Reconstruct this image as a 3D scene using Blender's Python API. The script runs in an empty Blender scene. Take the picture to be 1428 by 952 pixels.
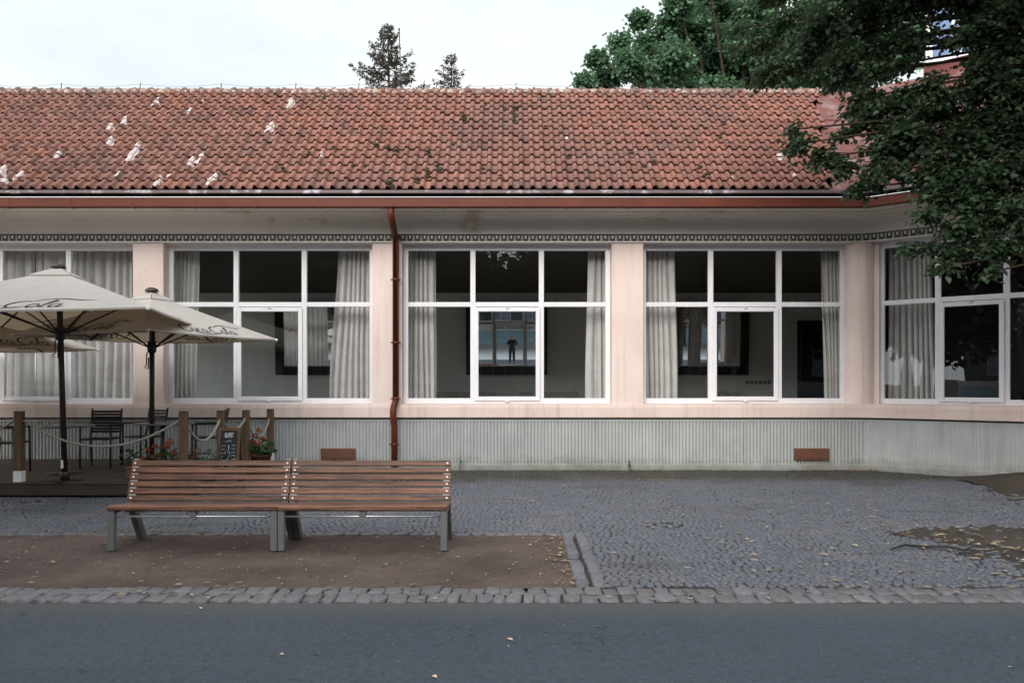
import bpy, math, random
import numpy as np
from mathutils import Vector, Matrix, noise

R = math.radians
PI = math.pi
random.seed(7)
rng = np.random.default_rng(7)
scene = bpy.context.scene
COL = scene.collection
F, CX, HZ, CAMH = 1110.7, 714.0, 535.0, 1.49


def at(px, py, Y):
    """photo measurement at a known distance -> place in metres"""
    return Vector(((px - CX) * Y / F, Y, CAMH - (py - HZ) * Y / F))


# ------------------------------------------------------------------ mesh helper
class MB:
    def __init__(s):
        s.v, s.f, s.m, s.t, s.sm = [], [], [], [], []

    def face(s, idx, m=0, t=(1, 1, 1), smooth=False):
        s.f.append(tuple(idx)); s.m.append(m); s.t.append(t); s.sm.append(smooth)

    def poly(s, pts, m=0, t=(1, 1, 1), smooth=False):
        b = len(s.v)
        s.v.extend([tuple(p) for p in pts])
        s.face(range(b, b + len(pts)), m, t, smooth)

    def box(s, lo, hi, m=0, t=(1, 1, 1), mat=None, bevel=0.0):
        x0, y0, z0 = lo; x1, y1, z1 = hi
        if bevel > 0:
            return s.bbox(lo, hi, bevel, m, t, mat)
        P = [(x0, y0, z0), (x1, y0, z0), (x1, y1, z0), (x0, y1, z0), (x0, y0, z1), (x1, y0, z1), (x1, y1, z1), (x0, y1, z1)]
        if mat is not None:
            P = [tuple(mat @ Vector(p)) for p in P]
        b = len(s.v); s.v.extend(P)
        for q in ((0, 3, 2, 1), (4, 5, 6, 7), (0, 1, 5, 4), (1, 2, 6, 5), (2, 3, 7, 6), (3, 0, 4, 7)):
            s.face([b + i for i in q], m, t)

    def bbox(s, lo, hi, c, m=0, t=(1, 1, 1), mat=None):
        """box with chamfered edges"""
        c = min(c, *(abs(h - l) * 0.45 for l, h in zip(lo, hi)))
        b = len(s.v); idx = {}
        for sx in (0, 1):
            for sy in (0, 1):
                for sz in (0, 1):
                    X = hi[0] if sx else lo[0]; Y = hi[1] if sy else lo[1]; Z = hi[2] if sz else lo[2]
                    ix, iy, iz = (-c if sx else c), (-c if sy else c), (-c if sz else c)
                    for ax, p in ((0, (X, Y + iy, Z + iz)), (1, (X + ix, Y, Z + iz)), (2, (X + ix, Y + iy, Z))):
                        p = Vector(p)
                        if mat is not None: p = mat @ p
                        idx[(sx, sy, sz, ax)] = len(s.v); s.v.append(tuple(p))
        g = lambda *k: idx[k]
        for v in (0, 1):
            q = [g(v, 0, 0, 0), g(v, 1, 0, 0), g(v, 1, 1, 0), g(v, 0, 1, 0)]; s.face(q if v else q[::-1], m, t)
            q = [g(0, v, 0, 1), g(1, v, 0, 1), g(1, v, 1, 1), g(0, v, 1, 1)]; s.face(q[::-1] if v else q, m, t)
            q = [g(0, 0, v, 2), g(1, 0, v, 2), g(1, 1, v, 2), g(0, 1, v, 2)]; s.face(q if v else q[::-1], m, t)
        for a in (0, 1):
            for d in (0, 1):
                q = [g(a, d, 0, 0), g(a, d, 1, 0), g(a, d, 1, 1), g(a, d, 0, 1)]; s.face(q if a == d else q[::-1], m, t)
                q = [g(a, 0, d, 0), g(a, 0, d, 2), g(a, 1, d, 2), g(a, 1, d, 0)]; s.face(q if a == d else q[::-1], m, t)
                q = [g(0, a, d, 1), g(1, a, d, 1), g(1, a, d, 2), g(0, a, d, 2)]; s.face(q if a == d else q[::-1], m, t)
                for e in (0, 1):
                    q = [g(a, d, e, 0), g(a, d, e, 1), g(a, d, e, 2)]
                    s.face(q if (a + d + e) % 2 == 1 else q[::-1], m, t)

    def bar(s, a, b_, w, h, m=0, t=(1, 1, 1), up=(0, 0, 1), bevel=0.0):
        """beam of section w x h from a to b"""
        a, b_ = Vector(a), Vector(b_)
        d = (b_ - a); L = d.length; d.normalize()
        x = d.cross(Vector(up))
        if x.length < 1e-4: x = d.cross(Vector((0, 1, 0)))
        x.normalize(); z = x.cross(d)
        mat = Matrix(((x.x, d.x, z.x, a.x), (x.y, d.y, z.y, a.y), (x.z, d.z, z.z, a.z), (0, 0, 0, 1)))
        s.box((-w / 2, 0, -h / 2), (w / 2, L, h / 2), m, t, mat, bevel)

    def tube(s, pts, r, n=8, m=0, t=(1, 1, 1), caps=True, smooth=True):
        pts = [Vector(p) for p in pts]
        rs = r if isinstance(r, (list, tuple)) else [r] * len(pts)
        up = None; rings = []
        for i, p in enumerate(pts):
            d = (pts[min(i + 1, len(pts) - 1)] - pts[max(i - 1, 0)])
            if d.length < 1e-9: d = Vector((0, 0, 1))
            d.normalize()
            if up is None:
                up = Vector((0, 0, 1)) if abs(d.z) < .9 else Vector((1, 0, 0))
            x = d.cross(up)
            if x.length < 1e-6: x = d.cross(Vector((0, 1, 0)))
            x.normalize(); y = x.cross(d); y.normalize(); up = y
            b = len(s.v)
            for k in range(n):
                a = 2 * PI * k / n
                s.v.append(tuple(p + (x * math.cos(a) + y * math.sin(a)) * rs[i]))
            rings.append(b)
        for a, b in zip(rings, rings[1:]):
            for k in range(n):
                k2 = (k + 1) % n
                s.face((a + k, b + k, b + k2, a + k2), m, t, smooth)
        if caps:
            s.face([rings[0] + k for k in range(n)], m, t)
            s.face([rings[-1] + k for k in range(n)][::-1], m, t)

    def lathe(s, prof, c=(0, 0, 0), n=16, m=0, t=(1, 1, 1), smooth=True):
        b = len(s.v); c = Vector(c)
        for r, z in prof:
            for k in range(n):
                a = 2 * PI * k / n
                s.v.append((c.x + r * math.cos(a), c.y + r * math.sin(a), c.z + z))
        for i in range(len(prof) - 1):
            for k in range(n):
                k2 = (k + 1) % n
                s.face((b + i * n + k, b + i * n + k2, b + (i + 1) * n + k2, b + (i + 1) * n + k), m, t, smooth)

    def grid(s, fn, nu, nv, m=0, t=(1, 1, 1), smooth=True):
        b = len(s.v)
        for j in range(nv + 1):
            for i in range(nu + 1):
                s.v.append(tuple(fn(i / nu, j / nv)))
        for j in range(nv):
            for i in range(nu):
                a = b + j * (nu + 1) + i
                s.face((a, a + 1, a + nu + 2, a + nu + 1), m, t, smooth)

    def build(s, name, mats, parent=None, loc=None, tint=False, shade=None):
        me = bpy.data.meshes.new(name)
        v = s.v
        if loc is not None:
            L = Vector(loc); v = [(p[0] - L.x, p[1] - L.y, p[2] - L.z) for p in v]
        me.from_pydata(v, [], s.f)
        if not isinstance(mats, (list, tuple)): mats = [mats]
        for m in mats: me.materials.append(m)
        me.polygons.foreach_set('material_index', np.array(s.m, dtype=np.int32))
        sm = s.sm if shade is None else [shade] * len(s.f)
        me.polygons.foreach_set('use_smooth', np.array(sm, dtype=bool))
        if tint:
            at_ = me.color_attributes.new('tint', 'FLOAT_COLOR', 'CORNER')
            arr = []
            for f, t in zip(s.f, s.t): arr.extend([(t[0], t[1], t[2], 1.0)] * len(f))
            at_.data.foreach_set('color', np.array(arr, dtype=np.float32).ravel())
        me.update()
        o = bpy.data.objects.new(name, me); COL.objects.link(o)
        if loc is not None: o.location = loc
        if parent is not None: o.parent = parent
        return o


def tag(o, label=None, cat=None, group=None, kind=None):
    if label: o['label'] = label
    if cat: o['category'] = cat
    if group: o['group'] = group
    if kind: o['kind'] = kind
    return o


def thing(name, label, cat, loc=(0, 0, 0), rz=0.0, group=None):
    o = bpy.data.objects.new(name, None); COL.objects.link(o)
    o.empty_display_size = .1
    o.location = loc; o.rotation_euler = (0, 0, rz)
    return tag(o, label, cat, group)


def copy_tree(o, parent=None):
    c = o.copy(); COL.objects.link(c)
    if parent is not None: c.parent = parent
    for ch in list(o.children): copy_tree(ch, c)
    return c


# ------------------------------------------------------------------ materials
def srgb(r, g, b):
    f = lambda c: c / 255 / 12.92 if c / 255 <= .04045 else ((c / 255 + .055) / 1.055) ** 2.4
    return (f(r), f(g), f(b))


class NT:
    def __init__(s, name):
        s.mat = bpy.data.materials.new(name); s.mat.use_nodes = True
        s.n = s.mat.node_tree.nodes; s.l = s.mat.node_tree.links
        s.n.clear()
        s.out = s.n.new('ShaderNodeOutputMaterial')

    def new(s, t, **kw):
        n = s.n.new(t)
        for k, v in kw.items():
            if k.startswith('i_'):
                n.inputs[k[2:].replace('_', ' ')].default_value = v
            else: setattr(n, k, v)
        return n

    def link(s, a, b): s.l.new(a, b)

    def coords(s, stretch=(1, 1, 1)):
        tc = s.new('ShaderNodeTexCoord'); mp = s.new('ShaderNodeMapping')
        mp.inputs['Scale'].default_value = stretch
        s.link(tc.outputs['Object'], mp.inputs['Vector'])
        return mp.outputs['Vector']

    def noise(s, vec, scale, detail=5, rough=.55, dist=0.0):
        n = s.new('ShaderNodeTexNoise')
        n.inputs['Scale'].default_value = scale; n.inputs['Detail'].default_value = detail
        n.inputs['Roughness'].default_value = rough; n.inputs['Distortion'].default_value = dist
        s.link(vec, n.inputs['Vector']); return n.outputs['Fac']

    def ramp(s, fac, stops):
        n = s.new('ShaderNodeValToRGB'); e = n.color_ramp.elements
        while len(e) < len(stops): e.new(.5)
        for i, (p, c) in enumerate(stops):
            e[i].position = p; e[i].color = (*c, 1) if len(c) == 3 else c
        s.link(fac, n.inputs['Fac']); return n.outputs['Color']

    def mix(s, fac, a, b, mode='MIX'):
        n = s.new('ShaderNodeMix', data_type='RGBA', blend_type=mode)
        for sock, v in ((n.inputs[0], fac), (n.inputs[6], a), (n.inputs[7], b)):
            if isinstance(v, (int, float)): sock.default_value = v
            elif isinstance(v, tuple): sock.default_value = (*v, 1) if len(v) == 3 else v
            else: s.link(v, sock)
        return n.outputs[2]

    def math(s, op, a, b=0.0, clamp=False):
        n = s.new('ShaderNodeMath', operation=op); n.use_clamp = clamp
        for i, v in enumerate((a, b)):
            if isinstance(v, (int, float)): n.inputs[i].default_value = v
            else: s.link(v, n.inputs[i])
        return n.outputs[0]

    def bump(s, h, strength=.3, dist=.01, normal=None):
        n = s.new('ShaderNodeBump'); n.inputs['Strength'].default_value = strength; n.inputs['Distance'].default_value = dist
        s.link(h, n.inputs['Height'])
        if normal is not None: s.link(normal, n.inputs['Normal'])
        return n.outputs['Normal']

    def tint(s, col):
        a = s.new('ShaderNodeAttribute', attribute_name='tint')
        return s.mix(1.0, col, a.outputs['Color'], 'MULTIPLY')

    def principled(s, col, rough=.6, metal=0.0, spec=.4, normal=None):
        p = s.new('ShaderNodeBsdfPrincipled')
        for nm, v in (('Base Color', col), ('Roughness', rough), ('Metallic', metal), ('Specular IOR Level', spec)):
            k = p.inputs[nm]
            if isinstance(v, (int, float)): k.default_value = v
            elif isinstance(v, tuple): k.default_value = (*v, 1)
            else: s.link(v, k)
        if normal is not None: s.link(normal, p.inputs['Normal'])
        s.link(p.outputs[0], s.out.inputs['Surface']); return p


def mat(name, col, rough=.6, var=.18, scale=2.5, bump=.15, bscale=60, metal=0.0, spec=.35, tint=False, stretch=(1, 1, 1),
        stain=None, stain_amt=(.55, .7), stain_scale=1.2, bdist=.004):
    t = NT(name); v = t.coords(stretch)
    n1 = t.noise(v, scale, 7, .62)
    lo = tuple(c * (1 - var) for c in col); hi = tuple(min(1, c * (1 + var)) for c in col)
    c = t.ramp(n1, [(.3, lo), (.7, hi)])
    if stain is not None:
        n2 = t.noise(v, stain_scale, 8, .65, .4)
        f = t.ramp(n2, [(stain_amt[0], (0, 0, 0)), (stain_amt[1], (1, 1, 1))])
        c = t.mix(f, c, stain)
    if tint: c = t.tint(c)
    nb = t.bump(t.noise(v, bscale, 4, .6), bump, bdist) if bump > 0 else None
    rn = t.math('ADD', t.math('MULTIPLY', n1, .2), rough - .1)
    t.principled(c, rn, metal, spec, nb)
    return t.mat


def wood(name, col, col2, scale=6, rough=.6, axis=0, tint=True, bump=.3):
    t = NT(name)
    st = [14, 14, 14]; st[axis] = .9
    v = t.coords(tuple(st)); n = t.noise(v, scale * .5, 8, .7, .6)
    v2 = t.coords((1, 1, 1)); n2 = t.noise(v2, 3.5, 6, .6)
    c = t.ramp(n, [(.36, col2), (.58, col)])
    c = t.mix(t.ramp(n2, [(.45, (0, 0, 0)), (.68, (.7, .7, .7))]), c, tuple(x * .5 for x in col))
    if tint: c = t.tint(c)
    t.principled(c, rough, 0, .35, t.bump(n, bump, .004))
    return t.mat


def pink_material(name, a, b_, grime):
    t = NT(name); v = t.coords()
    n1 = t.noise(v, 1.1, 7, .6); st = t.noise(t.coords((11, 11, .55)), 1.0, 6, .6); sp = t.noise(v, 7, 7, .7)
    c = t.ramp(n1, [(.3, b_), (.65, a)])
    c = t.mix(t.ramp(st, [(.52, (0, 0, 0)), (.72, (.4, .4, .4))]), c, grime)
    c = t.mix(t.ramp(sp, [(.62, (0, 0, 0)), (.72, (.35, .35, .35))]), c, grime)
    h = t.math('ADD', t.noise(v, 130, 4, .6), t.math('MULTIPLY', t.noise(v, 14, 4, .6), 1.2))
    t.principled(c, .82, 0, .2, t.bump(h, .35, .004))
    return t.mat


m_pink = pink_material('pink_render', srgb(217, 200, 192), srgb(207, 187, 179), srgb(176, 154, 145))
m_pinksill = pink_material('pink_sill', srgb(212, 194, 186), srgb(200, 179, 170), srgb(156, 135, 126))
m_cream = mat('cream_render', srgb(222, 214, 204), .85, .05, 1.0, .2, 120, spec=.2, stain=srgb(196, 180, 160), stain_amt=(.6, .66), stain_scale=.55)
def plinth_material():
    t = NT('plinth_render'); v = t.coords()
    n1 = t.noise(v, 1.6, 7, .65); n2 = t.noise(t.coords((9, 9, .7)), 1.0, 6, .6); n3 = t.noise(v, 3.0, 7, .7)
    c = t.ramp(n1, [(.3, srgb(154, 156, 155)), (.7, srgb(171, 173, 172))])
    c = t.mix(t.ramp(n2, [(.5, (0, 0, 0)), (.75, (.55, .55, .55))]), c, srgb(134, 137, 134))
    sp = t.new('ShaderNodeSeparateXYZ'); t.link(v, sp.inputs[0])
    h = t.math('SUBTRACT', t.math('MULTIPLY', n3, .55), sp.outputs['Z'])
    c = t.mix(t.ramp(h, [(.04, (0, 0, 0)), (.3, (.75, .75, .75))]), c, srgb(100, 99, 86))
    t.principled(c, .85, 0, .2, t.bump(t.noise(v, 110, 4, .6), .3, .004))
    return t.mat


m_plinth = plinth_material()
m_white = mat('white_window_paint', (.69, .68, .70), .4, .04, 3, .05, 80, spec=.4)
m_dark = mat('dark_frieze', srgb(70, 70, 68), .8, .15, 8, .1)
m_grey = mat('grey_frieze', srgb(140, 139, 134), .8, .15, 8, .1)
m_pale = mat('pale_frieze', srgb(205, 202, 194), .8, .08, 8, .1)
m_copper = mat('red_brown_metal_paint', srgb(92, 43, 28), .55, .16, 3, .12, 30, spec=.25, stain=srgb(76, 37, 25), stain_amt=(.5, .8), stain_scale=2.5)
m_vent = mat('brown_vent_metal', srgb(96, 62, 48), .55, .15, 6, .2, 90)
m_drip = mat('worn_drip_metal', srgb(104, 90, 92), .6, .2, 4, .3, 50, stain=srgb(172, 168, 173), stain_amt=(.54, .6), stain_scale=3.0)
m_redmetal = mat('red_roof_metal', srgb(96, 50, 44), .5, .15, 2.5, .15, 40, stain=srgb(122, 100, 98), stain_amt=(.52, .66), stain_scale=2.2)
m_steel = mat('brushed_steel', (.66, .65, .65), .45, .05, 8, 0, metal=1.0)
m_whitebolt = mat('pale_bolt_metal', (.66, .65, .63), .45, .08, 8, 0)
m_greymetal = mat('grey_painted_metal', srgb(98, 98, 98), .5, .1, 6, .1, 90, metal=.0, spec=.5)
m_blackmetal = mat('black_metal', srgb(30, 29, 29), .5, .12, 6, .1, spec=.4)
m_umbmetal = mat('dark_brown_umbrella_metal', srgb(44, 34, 31), .45, .12, 6, .05, spec=.4)
m_whitetape = mat('white_paint', (.72, .71, .7), .6, .08, 10, .1)
m_post = wood('painted_post_wood', srgb(104, 80, 58), srgb(74, 56, 41), 5, .65, 2)
m_deck = wood('deck_wood', srgb(78, 65, 54), srgb(54, 45, 38), 5, .75, 0)
m_bench = wood('bench_wood', srgb(118, 83, 65), srgb(56, 40, 33), 5, .55, 0)
m_rope = mat('grey_rope', srgb(150, 145, 138), .9, .2, 60, .6, 120, bdist=.01)
m_room = mat('room_wall_paint', srgb(236, 239, 236), .85, .04, .7, .05, 40, spec=.15)
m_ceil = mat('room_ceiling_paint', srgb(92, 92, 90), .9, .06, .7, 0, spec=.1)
m_floor = mat('room_floor', srgb(168, 152, 134), .5, .2, 3, .1)
m_darkwood = mat('dark_frame_wood', srgb(26, 24, 23), .45, .15, 6, .1, spec=.4)
m_radiator = mat('radiator_enamel', srgb(205, 203, 196), .4, .04, 4, 0)
m_board = mat('chalkboard_black', srgb(38, 42, 44), .75, .15, 5, .1)
m_chalk = mat('chalk', (.7, .7, .68), .9, .1, 40, 0)
m_logo = mat('black_canopy_print', srgb(28, 26, 28), .8, .1, 10, 0)
m_pot = mat('planter_clay', srgb(112, 72, 56), .75, .15, 5, .2)
m_bark = mat('bark', srgb(66, 56, 48), .9, .3, 6, .8, 30, spec=.15, stretch=(3, 3, .6), bdist=.02)
m_barkpine = mat('conifer_bark', srgb(78, 62, 52), .9, .3, 6, .6, 30, spec=.15)
m_petal = mat('geranium_red', srgb(140, 54, 24), .6, .2, 20, 0, tint=True)
m_skin = mat('skin', srgb(190, 140, 118), .5, .06, 8, 0)
m_coat = mat('black_coat_cloth', srgb(22, 22, 25), .85, .15, 12, .2, 200)
m_hair = mat('dark_hair', srgb(40, 30, 25), .6, .2, 30, .3)
m_camera = mat('camera_black', srgb(18, 18, 18), .4, .1, 10, 0)
m_villa = mat('villa_white_render', srgb(205, 200, 196), .8, .06, 1.5, .1)
m_villared = mat('villa_red_panel', srgb(98, 48, 41), .6, .12, 2, .1)
m_bluewall = mat('blue_grey_panel', srgb(176, 206, 222), .6, .06, 1, .05)
m_farpave = mat('pale_pavement', srgb(172, 172, 176), .8, .12, 1.5, .1)
m_signband = mat('sign_band', srgb(232, 228, 220), .7, .05, 2, 0)
m_backfacade = mat('dark_pavilion_facade', srgb(92, 96, 100), .8, .15, 1, .1)
m_straw = mat('dry_leaf', srgb(150, 134, 112), .8, .2, 20, 0, tint=True)
m_lichen = mat('flaking_white_paint', srgb(182, 170, 168), .85, .06, 12, .15)
m_moss = mat('moss', srgb(56, 52, 36), .95, .35, 20, .5, 90, bdist=.01)
m_mortar = mat('ridge_mortar', srgb(165, 152, 142), .9, .25, 12, .4, 60, tint=True)


def tile_material():
    t = NT('clay_tile'); v = t.coords()
    n1 = t.noise(v, 9, 6, .65); n2 = t.noise(v, .45, 4, .5); n3 = t.noise(v, 30, 4, .7)
    c = t.ramp(n1, [(.3, srgb(116, 79, 69)), (.7, srgb(138, 97, 86))])
    c = t.mix(t.ramp(n2, [(.42, (0, 0, 0)), (.68, (.6, .6, .6))]), c, srgb(104, 82, 77))
    c = t.mix(t.ramp(n3, [(.56, (0, 0, 0)), (.72, (.5, .5, .5))]), c, srgb(84, 70, 62))
    c = t.tint(c)
    t.principled(c, .75, 0, .25, t.bump(n3, .3, .006))
    return t.mat


m_tile = tile_material()


def leaf_material(name, dark, light, transl=.35, rough=.5):
    t = NT(name)
    a = t.new('ShaderNodeAttribute', attribute_name='tint')
    sep = t.new('ShaderNodeSeparateColor'); t.link(a.outputs['Color'], sep.inputs[0])
    c = t.mix(sep.outputs[0], dark, light)
    p = t.new('ShaderNodeBsdfPrincipled'); t.link(c, p.inputs['Base Color'])
    p.inputs['Roughness'].default_value = rough; p.inputs['Specular IOR Level'].default_value = .3
    tr = t.new('ShaderNodeBsdfTranslucent'); t.link(t.mix(.5, c, tuple(min(1, x * 1.6) for x in light)), tr.inputs['Color'])
    mx = t.new('ShaderNodeMixShader'); mx.inputs[0].default_value = transl
    t.link(p.outputs[0], mx.inputs[1]); t.link(tr.outputs[0], mx.inputs[2]); t.link(mx.outputs[0], t.out.inputs['Surface'])
    return t.mat


m_leafnear = leaf_material('linden_leaf', (.013, .028, .018), (.06, .10, .048))
m_leafback = leaf_material('maple_leaf', (.038, .085, .05), (.115, .21, .11))
m_leafrefl = leaf_material('park_leaf', (.012, .022, .016), (.03, .05, .032), .2)
m_needle = leaf_material('conifer_needle', (.045, .045, .034), (.11, .095, .07), .15)
m_geran = leaf_material('geranium_leaf', (.02, .05, .022), (.05, .1, .04))


def glass_material(name, base=.07, tintc=(.93, .96, .96), wave=.05):
    t = NT(name)
    lw = t.new('ShaderNodeLayerWeight'); lw.inputs['Blend'].default_value = .5
    f = t.math('ADD', t.math('MULTIPLY', t.math('POWER', lw.outputs['Facing'], 5.0), 1 - base), base, True)
    v = t.coords(); nb = t.bump(t.noise(v, 1.6, 2, .4), wave, .02)
    tr = t.new('ShaderNodeBsdfTransparent'); tr.inputs[0].default_value = (*tintc, 1)
    gl = t.new('ShaderNodeBsdfGlossy'); gl.inputs['Roughness'].default_value = .0; gl.inputs['Color'].default_value = (.95, .97, 1, 1)
    t.link(nb, gl.inputs['Normal'])
    mx = t.new('ShaderNodeMixShader'); t.link(f, mx.inputs[0]); t.link(tr.outputs[0], mx.inputs[1]); t.link(gl.outputs[0], mx.inputs[2])
    t.link(mx.outputs[0], t.out.inputs['Surface'])
    return t.mat


m_glass = glass_material('window_glass')
m_villaglass = mat('sky_blue_glass', srgb(70, 100, 140), .06, .1, 1, 0, spec=1.0)  # sky reflection put into the base colour as blue


def mirror_material():
    t = NT('mirror_silver')
    g = t.new('ShaderNodeBsdfGlossy'); g.inputs['Roughness'].default_value = 0.0; g.inputs['Color'].default_value = (.95, .97, .98, 1)
    t.link(g.outputs[0], t.out.inputs['Surface']); return t.mat


m_mirror = mirror_material()


def canopy_material():
    t = NT('canopy_fabric'); v = t.coords()
    n = t.noise(v, 2.5, 6, .6); w = t.noise(v, 260, 2, .5)
    c = t.ramp(n, [(.3, srgb(184, 176, 170)), (.7, srgb(197, 189, 183))])
    nb = t.bump(w, .15, .002)
    d = t.new('ShaderNodeBsdfDiffuse'); t.link(c, d.inputs['Color']); t.link(nb, d.inputs['Normal'])
    tr = t.new('ShaderNodeBsdfTranslucent'); tr.inputs['Color'].default_value = (*srgb(186, 164, 134), 1)
    mx = t.new('ShaderNodeMixShader'); mx.inputs[0].default_value = .22
    t.link(d.outputs[0], mx.inputs[1]); t.link(tr.outputs[0], mx.inputs[2]); t.link(mx.outputs[0], t.out.inputs['Surface'])
    return t.mat


m_canopy = canopy_material()


def curtain_material():
    t = NT('curtain_linen'); v = t.coords()
    c = t.ramp(t.noise(v, 3, 5, .6), [(.3, srgb(206, 199, 196)), (.7, srgb(226, 220, 217))])
    d = t.new('ShaderNodeBsdfDiffuse'); t.link(c, d.inputs['Color']); t.link(t.bump(t.noise(v, 300, 2, .5), .1, .002), d.inputs['Normal'])
    tr = t.new('ShaderNodeBsdfTranslucent'); t.link(c, tr.inputs['Color'])
    mx = t.new('ShaderNodeMixShader'); mx.inputs[0].default_value = .25
    t.link(d.outputs[0], mx.inputs[1]); t.link(tr.outputs[0], mx.inputs[2]); t.link(mx.outputs[0], t.out.inputs['Surface'])
    return t.mat


m_curtain = curtain_material()


def asphalt_material():
    t = NT('asphalt'); v = t.coords()
    big = t.noise(t.coords((.45, 1.6, 1)), .7, 7, .65, .4); fine = t.noise(v, 130, 3, .7); mid = t.noise(v, 26, 4, .6)
    vo = t.new('ShaderNodeTexVoronoi'); vo.inputs['Scale'].default_value = 110; t.link(v, vo.inputs['Vector'])
    c = t.ramp(big, [(.3, (.029, .038, .053)), (.7, (.041, .052, .069))])
    c = t.mix(t.ramp(fine, [(.45, (0, 0, 0)), (.75, (.75, .75, .75))]), c, (.075, .09, .11))
    c = t.mix(t.ramp(mid, [(.45, (0, 0, 0)), (.7, (.75, .75, .75))]), c, (.026, .031, .039))
    c = t.mix(t.ramp(t.noise(t.coords((.5, 2.2, 1)), 2.2, 8, .75, .5), [(.55, (0, 0, 0)), (.7, (.5, .5, .5))]), c, (.03, .034, .04))
    ck = t.new('ShaderNodeTexVoronoi', feature='DISTANCE_TO_EDGE'); ck.inputs['Scale'].default_value = .55; ck.inputs['Randomness'].default_value = 1.0
    wv = t.new('ShaderNodeVectorMath', operation='ADD'); t.link(v, wv.inputs[0])
    nzv = t.new('ShaderNodeTexNoise'); nzv.inputs['Scale'].default_value = 2.5; nzv.inputs['Detail'].default_value = 6; t.link(v, nzv.inputs['Vector'])
    t.link(nzv.outputs['Color'], wv.inputs[1]); t.link(wv.outputs[0], ck.inputs['Vector'])
    cf = t.math('MULTIPLY', t.math('LESS_THAN', ck.outputs['Distance'], .0045), t.ramp(t.noise(v, .35, 3, .5), [(.5, (0, 0, 0)), (.6, (.7, .7, .7))]))
    c = t.mix(cf, c, (.015, .016, .018))
    sp_ = t.new('ShaderNodeSeparateXYZ'); t.link(v, sp_.inputs[0])
    eg = t.new('ShaderNodeMapRange'); t.link(t.math('ADD', sp_.outputs['Y'], t.math('MULTIPLY', mid, .3)), eg.inputs['Value']); eg.inputs['From Min'].default_value = 5.15; eg.inputs['From Max'].default_value = 5.6; eg.inputs['To Max'].default_value = .6
    c = t.mix(eg.outputs['Result'], c, (.075, .068, .062))
    sp = t.ramp(vo.outputs['Color'], [(.9, (0, 0, 0)), (.95, (.6, .6, .6))])
    c = t.mix(sp, c, (.16, .16, .165))
    h = t.math('ADD', fine, t.math('MULTIPLY', vo.outputs['Distance'], .6))
    t.principled(c, .82, 0, .3, t.bump(h, .5, .006))
    return t.mat


def stone_material(name, c1, c2, moss=True):
    t = NT(name); v = t.coords()
    n = t.noise(v, 45, 5, .65); big = t.noise(v, .55, 5, .6)
    c = t.ramp(n, [(.3, c1), (.7, c2)])
    c = t.tint(c)
    if moss:
        sp = t.new('ShaderNodeSeparateXYZ'); t.link(v, sp.inputs[0])
        band = t.math('ADD', sp.outputs['Y'], t.math('MULTIPLY', t.math('SUBTRACT', t.noise(v, 1.1, 6, .65), .5), 1.6))
        f = t.ramp(t.math('MULTIPLY_ADD', band, 1.0), [(0, (0, 0, 0)), (1, (1, 1, 1))])
        mr = t.new('ShaderNodeMapRange'); t.link(band, mr.inputs['Value'])
        mr.inputs['From Min'].default_value = 11.9; mr.inputs['From Max'].default_value = 12.7
        mr.inputs['To Max'].default_value = .93
        mossc = t.ramp(t.noise(v, 8, 5, .6), [(.35, srgb(38, 37, 29)), (.65, srgb(62, 60, 45))])
        c = t.mix(mr.outputs['Result'], c, mossc)
        c = t.mix(t.ramp(t.noise(t.coords((.55, 1.5, 1)), .8, 6, .62), [(.56, (0, 0, 0)), (.70, (.8, .8, .8))]), c, srgb(52, 50, 47))
        c = t.mix(t.ramp(t.noise(v, .9, 5, .6), [(.55, (0, 0, 0)), (.75, (.4, .4, .4))]), c, srgb(118, 104, 98))
    t.principled(c, .55, 0, .5, t.bump(n, .4, .004))
    return t.mat


def dirt_material(name, a, b, litter=(.15, .12, .09)):
    t = NT(name); v = t.coords()
    n = t.noise(v, 1.3, 8, .68); f = t.noise(v, 70, 4, .7); m_ = t.noise(v, 9, 6, .7)
    c = t.ramp(n, [(.32, a), (.66, b)])
    c = t.mix(t.ramp(m_, [(.55, (0, 0, 0)), (.7, (.6, .6, .6))]), c, tuple(x * .55 for x in a))
    c = t.mix(t.ramp(f, [(.6, (0, 0, 0)), (.75, (.7, .7, .7))]), c, litter)
    h = t.math('ADD', f, t.math('MULTIPLY', m_, 1.5))
    t.principled(c, .95, 0, .15, t.bump(h, .6, .012))
    return t.mat


m_asphalt = asphalt_material()
m_cobble = stone_material('cobble_stone', srgb(66, 68, 75), srgb(90, 93, 101))
m_kerb = stone_material('kerb_stone', srgb(75, 73, 76), srgb(103, 101, 104), False)
m_dirt = dirt_material('bare_dirt', srgb(68, 58, 54), srgb(92, 80, 75), srgb(118, 106, 98))
m_joint = dirt_material('joint_soil', srgb(46, 44, 43), srgb(64, 61, 58))
m_soil = dirt_material('dark_soil', srgb(54, 49, 45), srgb(74, 66, 60))

# ------------------------------------------------------------------ facade path
TH = R(40.0)
CS, SN = math.cos(TH), math.sin(TH)
CORNER = Vector((6.1, 13.8))
WDIR = Vector((CS, -SN)); WIN = Vector((SN, CS))      # along the wing, inwards
RAD = 1.0
LT = RAD * math.tan(TH / 2)
XL = -13.0
WEND = 8.5


def path_point(d):
    """plan position and outward normal at running length d from the left end"""
    L1 = (CORNER.x - LT) - XL; La = RAD * TH
    if d <= L1: return Vector((XL + d, 13.8)), Vector((0, -1))
    if d <= L1 + La:
        a = (d - L1) / RAD
        c = Vector((CORNER.x - LT, 13.8 - RAD))
        n = Vector((math.sin(a), math.cos(a)))
        return c + n * RAD, -n
    s = d - L1 - La
    return CORNER + WDIR * (LT + s), -WIN


LEN = (CORNER.x - LT) - XL + RAD * TH + WEND - LT
L1 = (CORNER.x - LT) - XL


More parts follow.
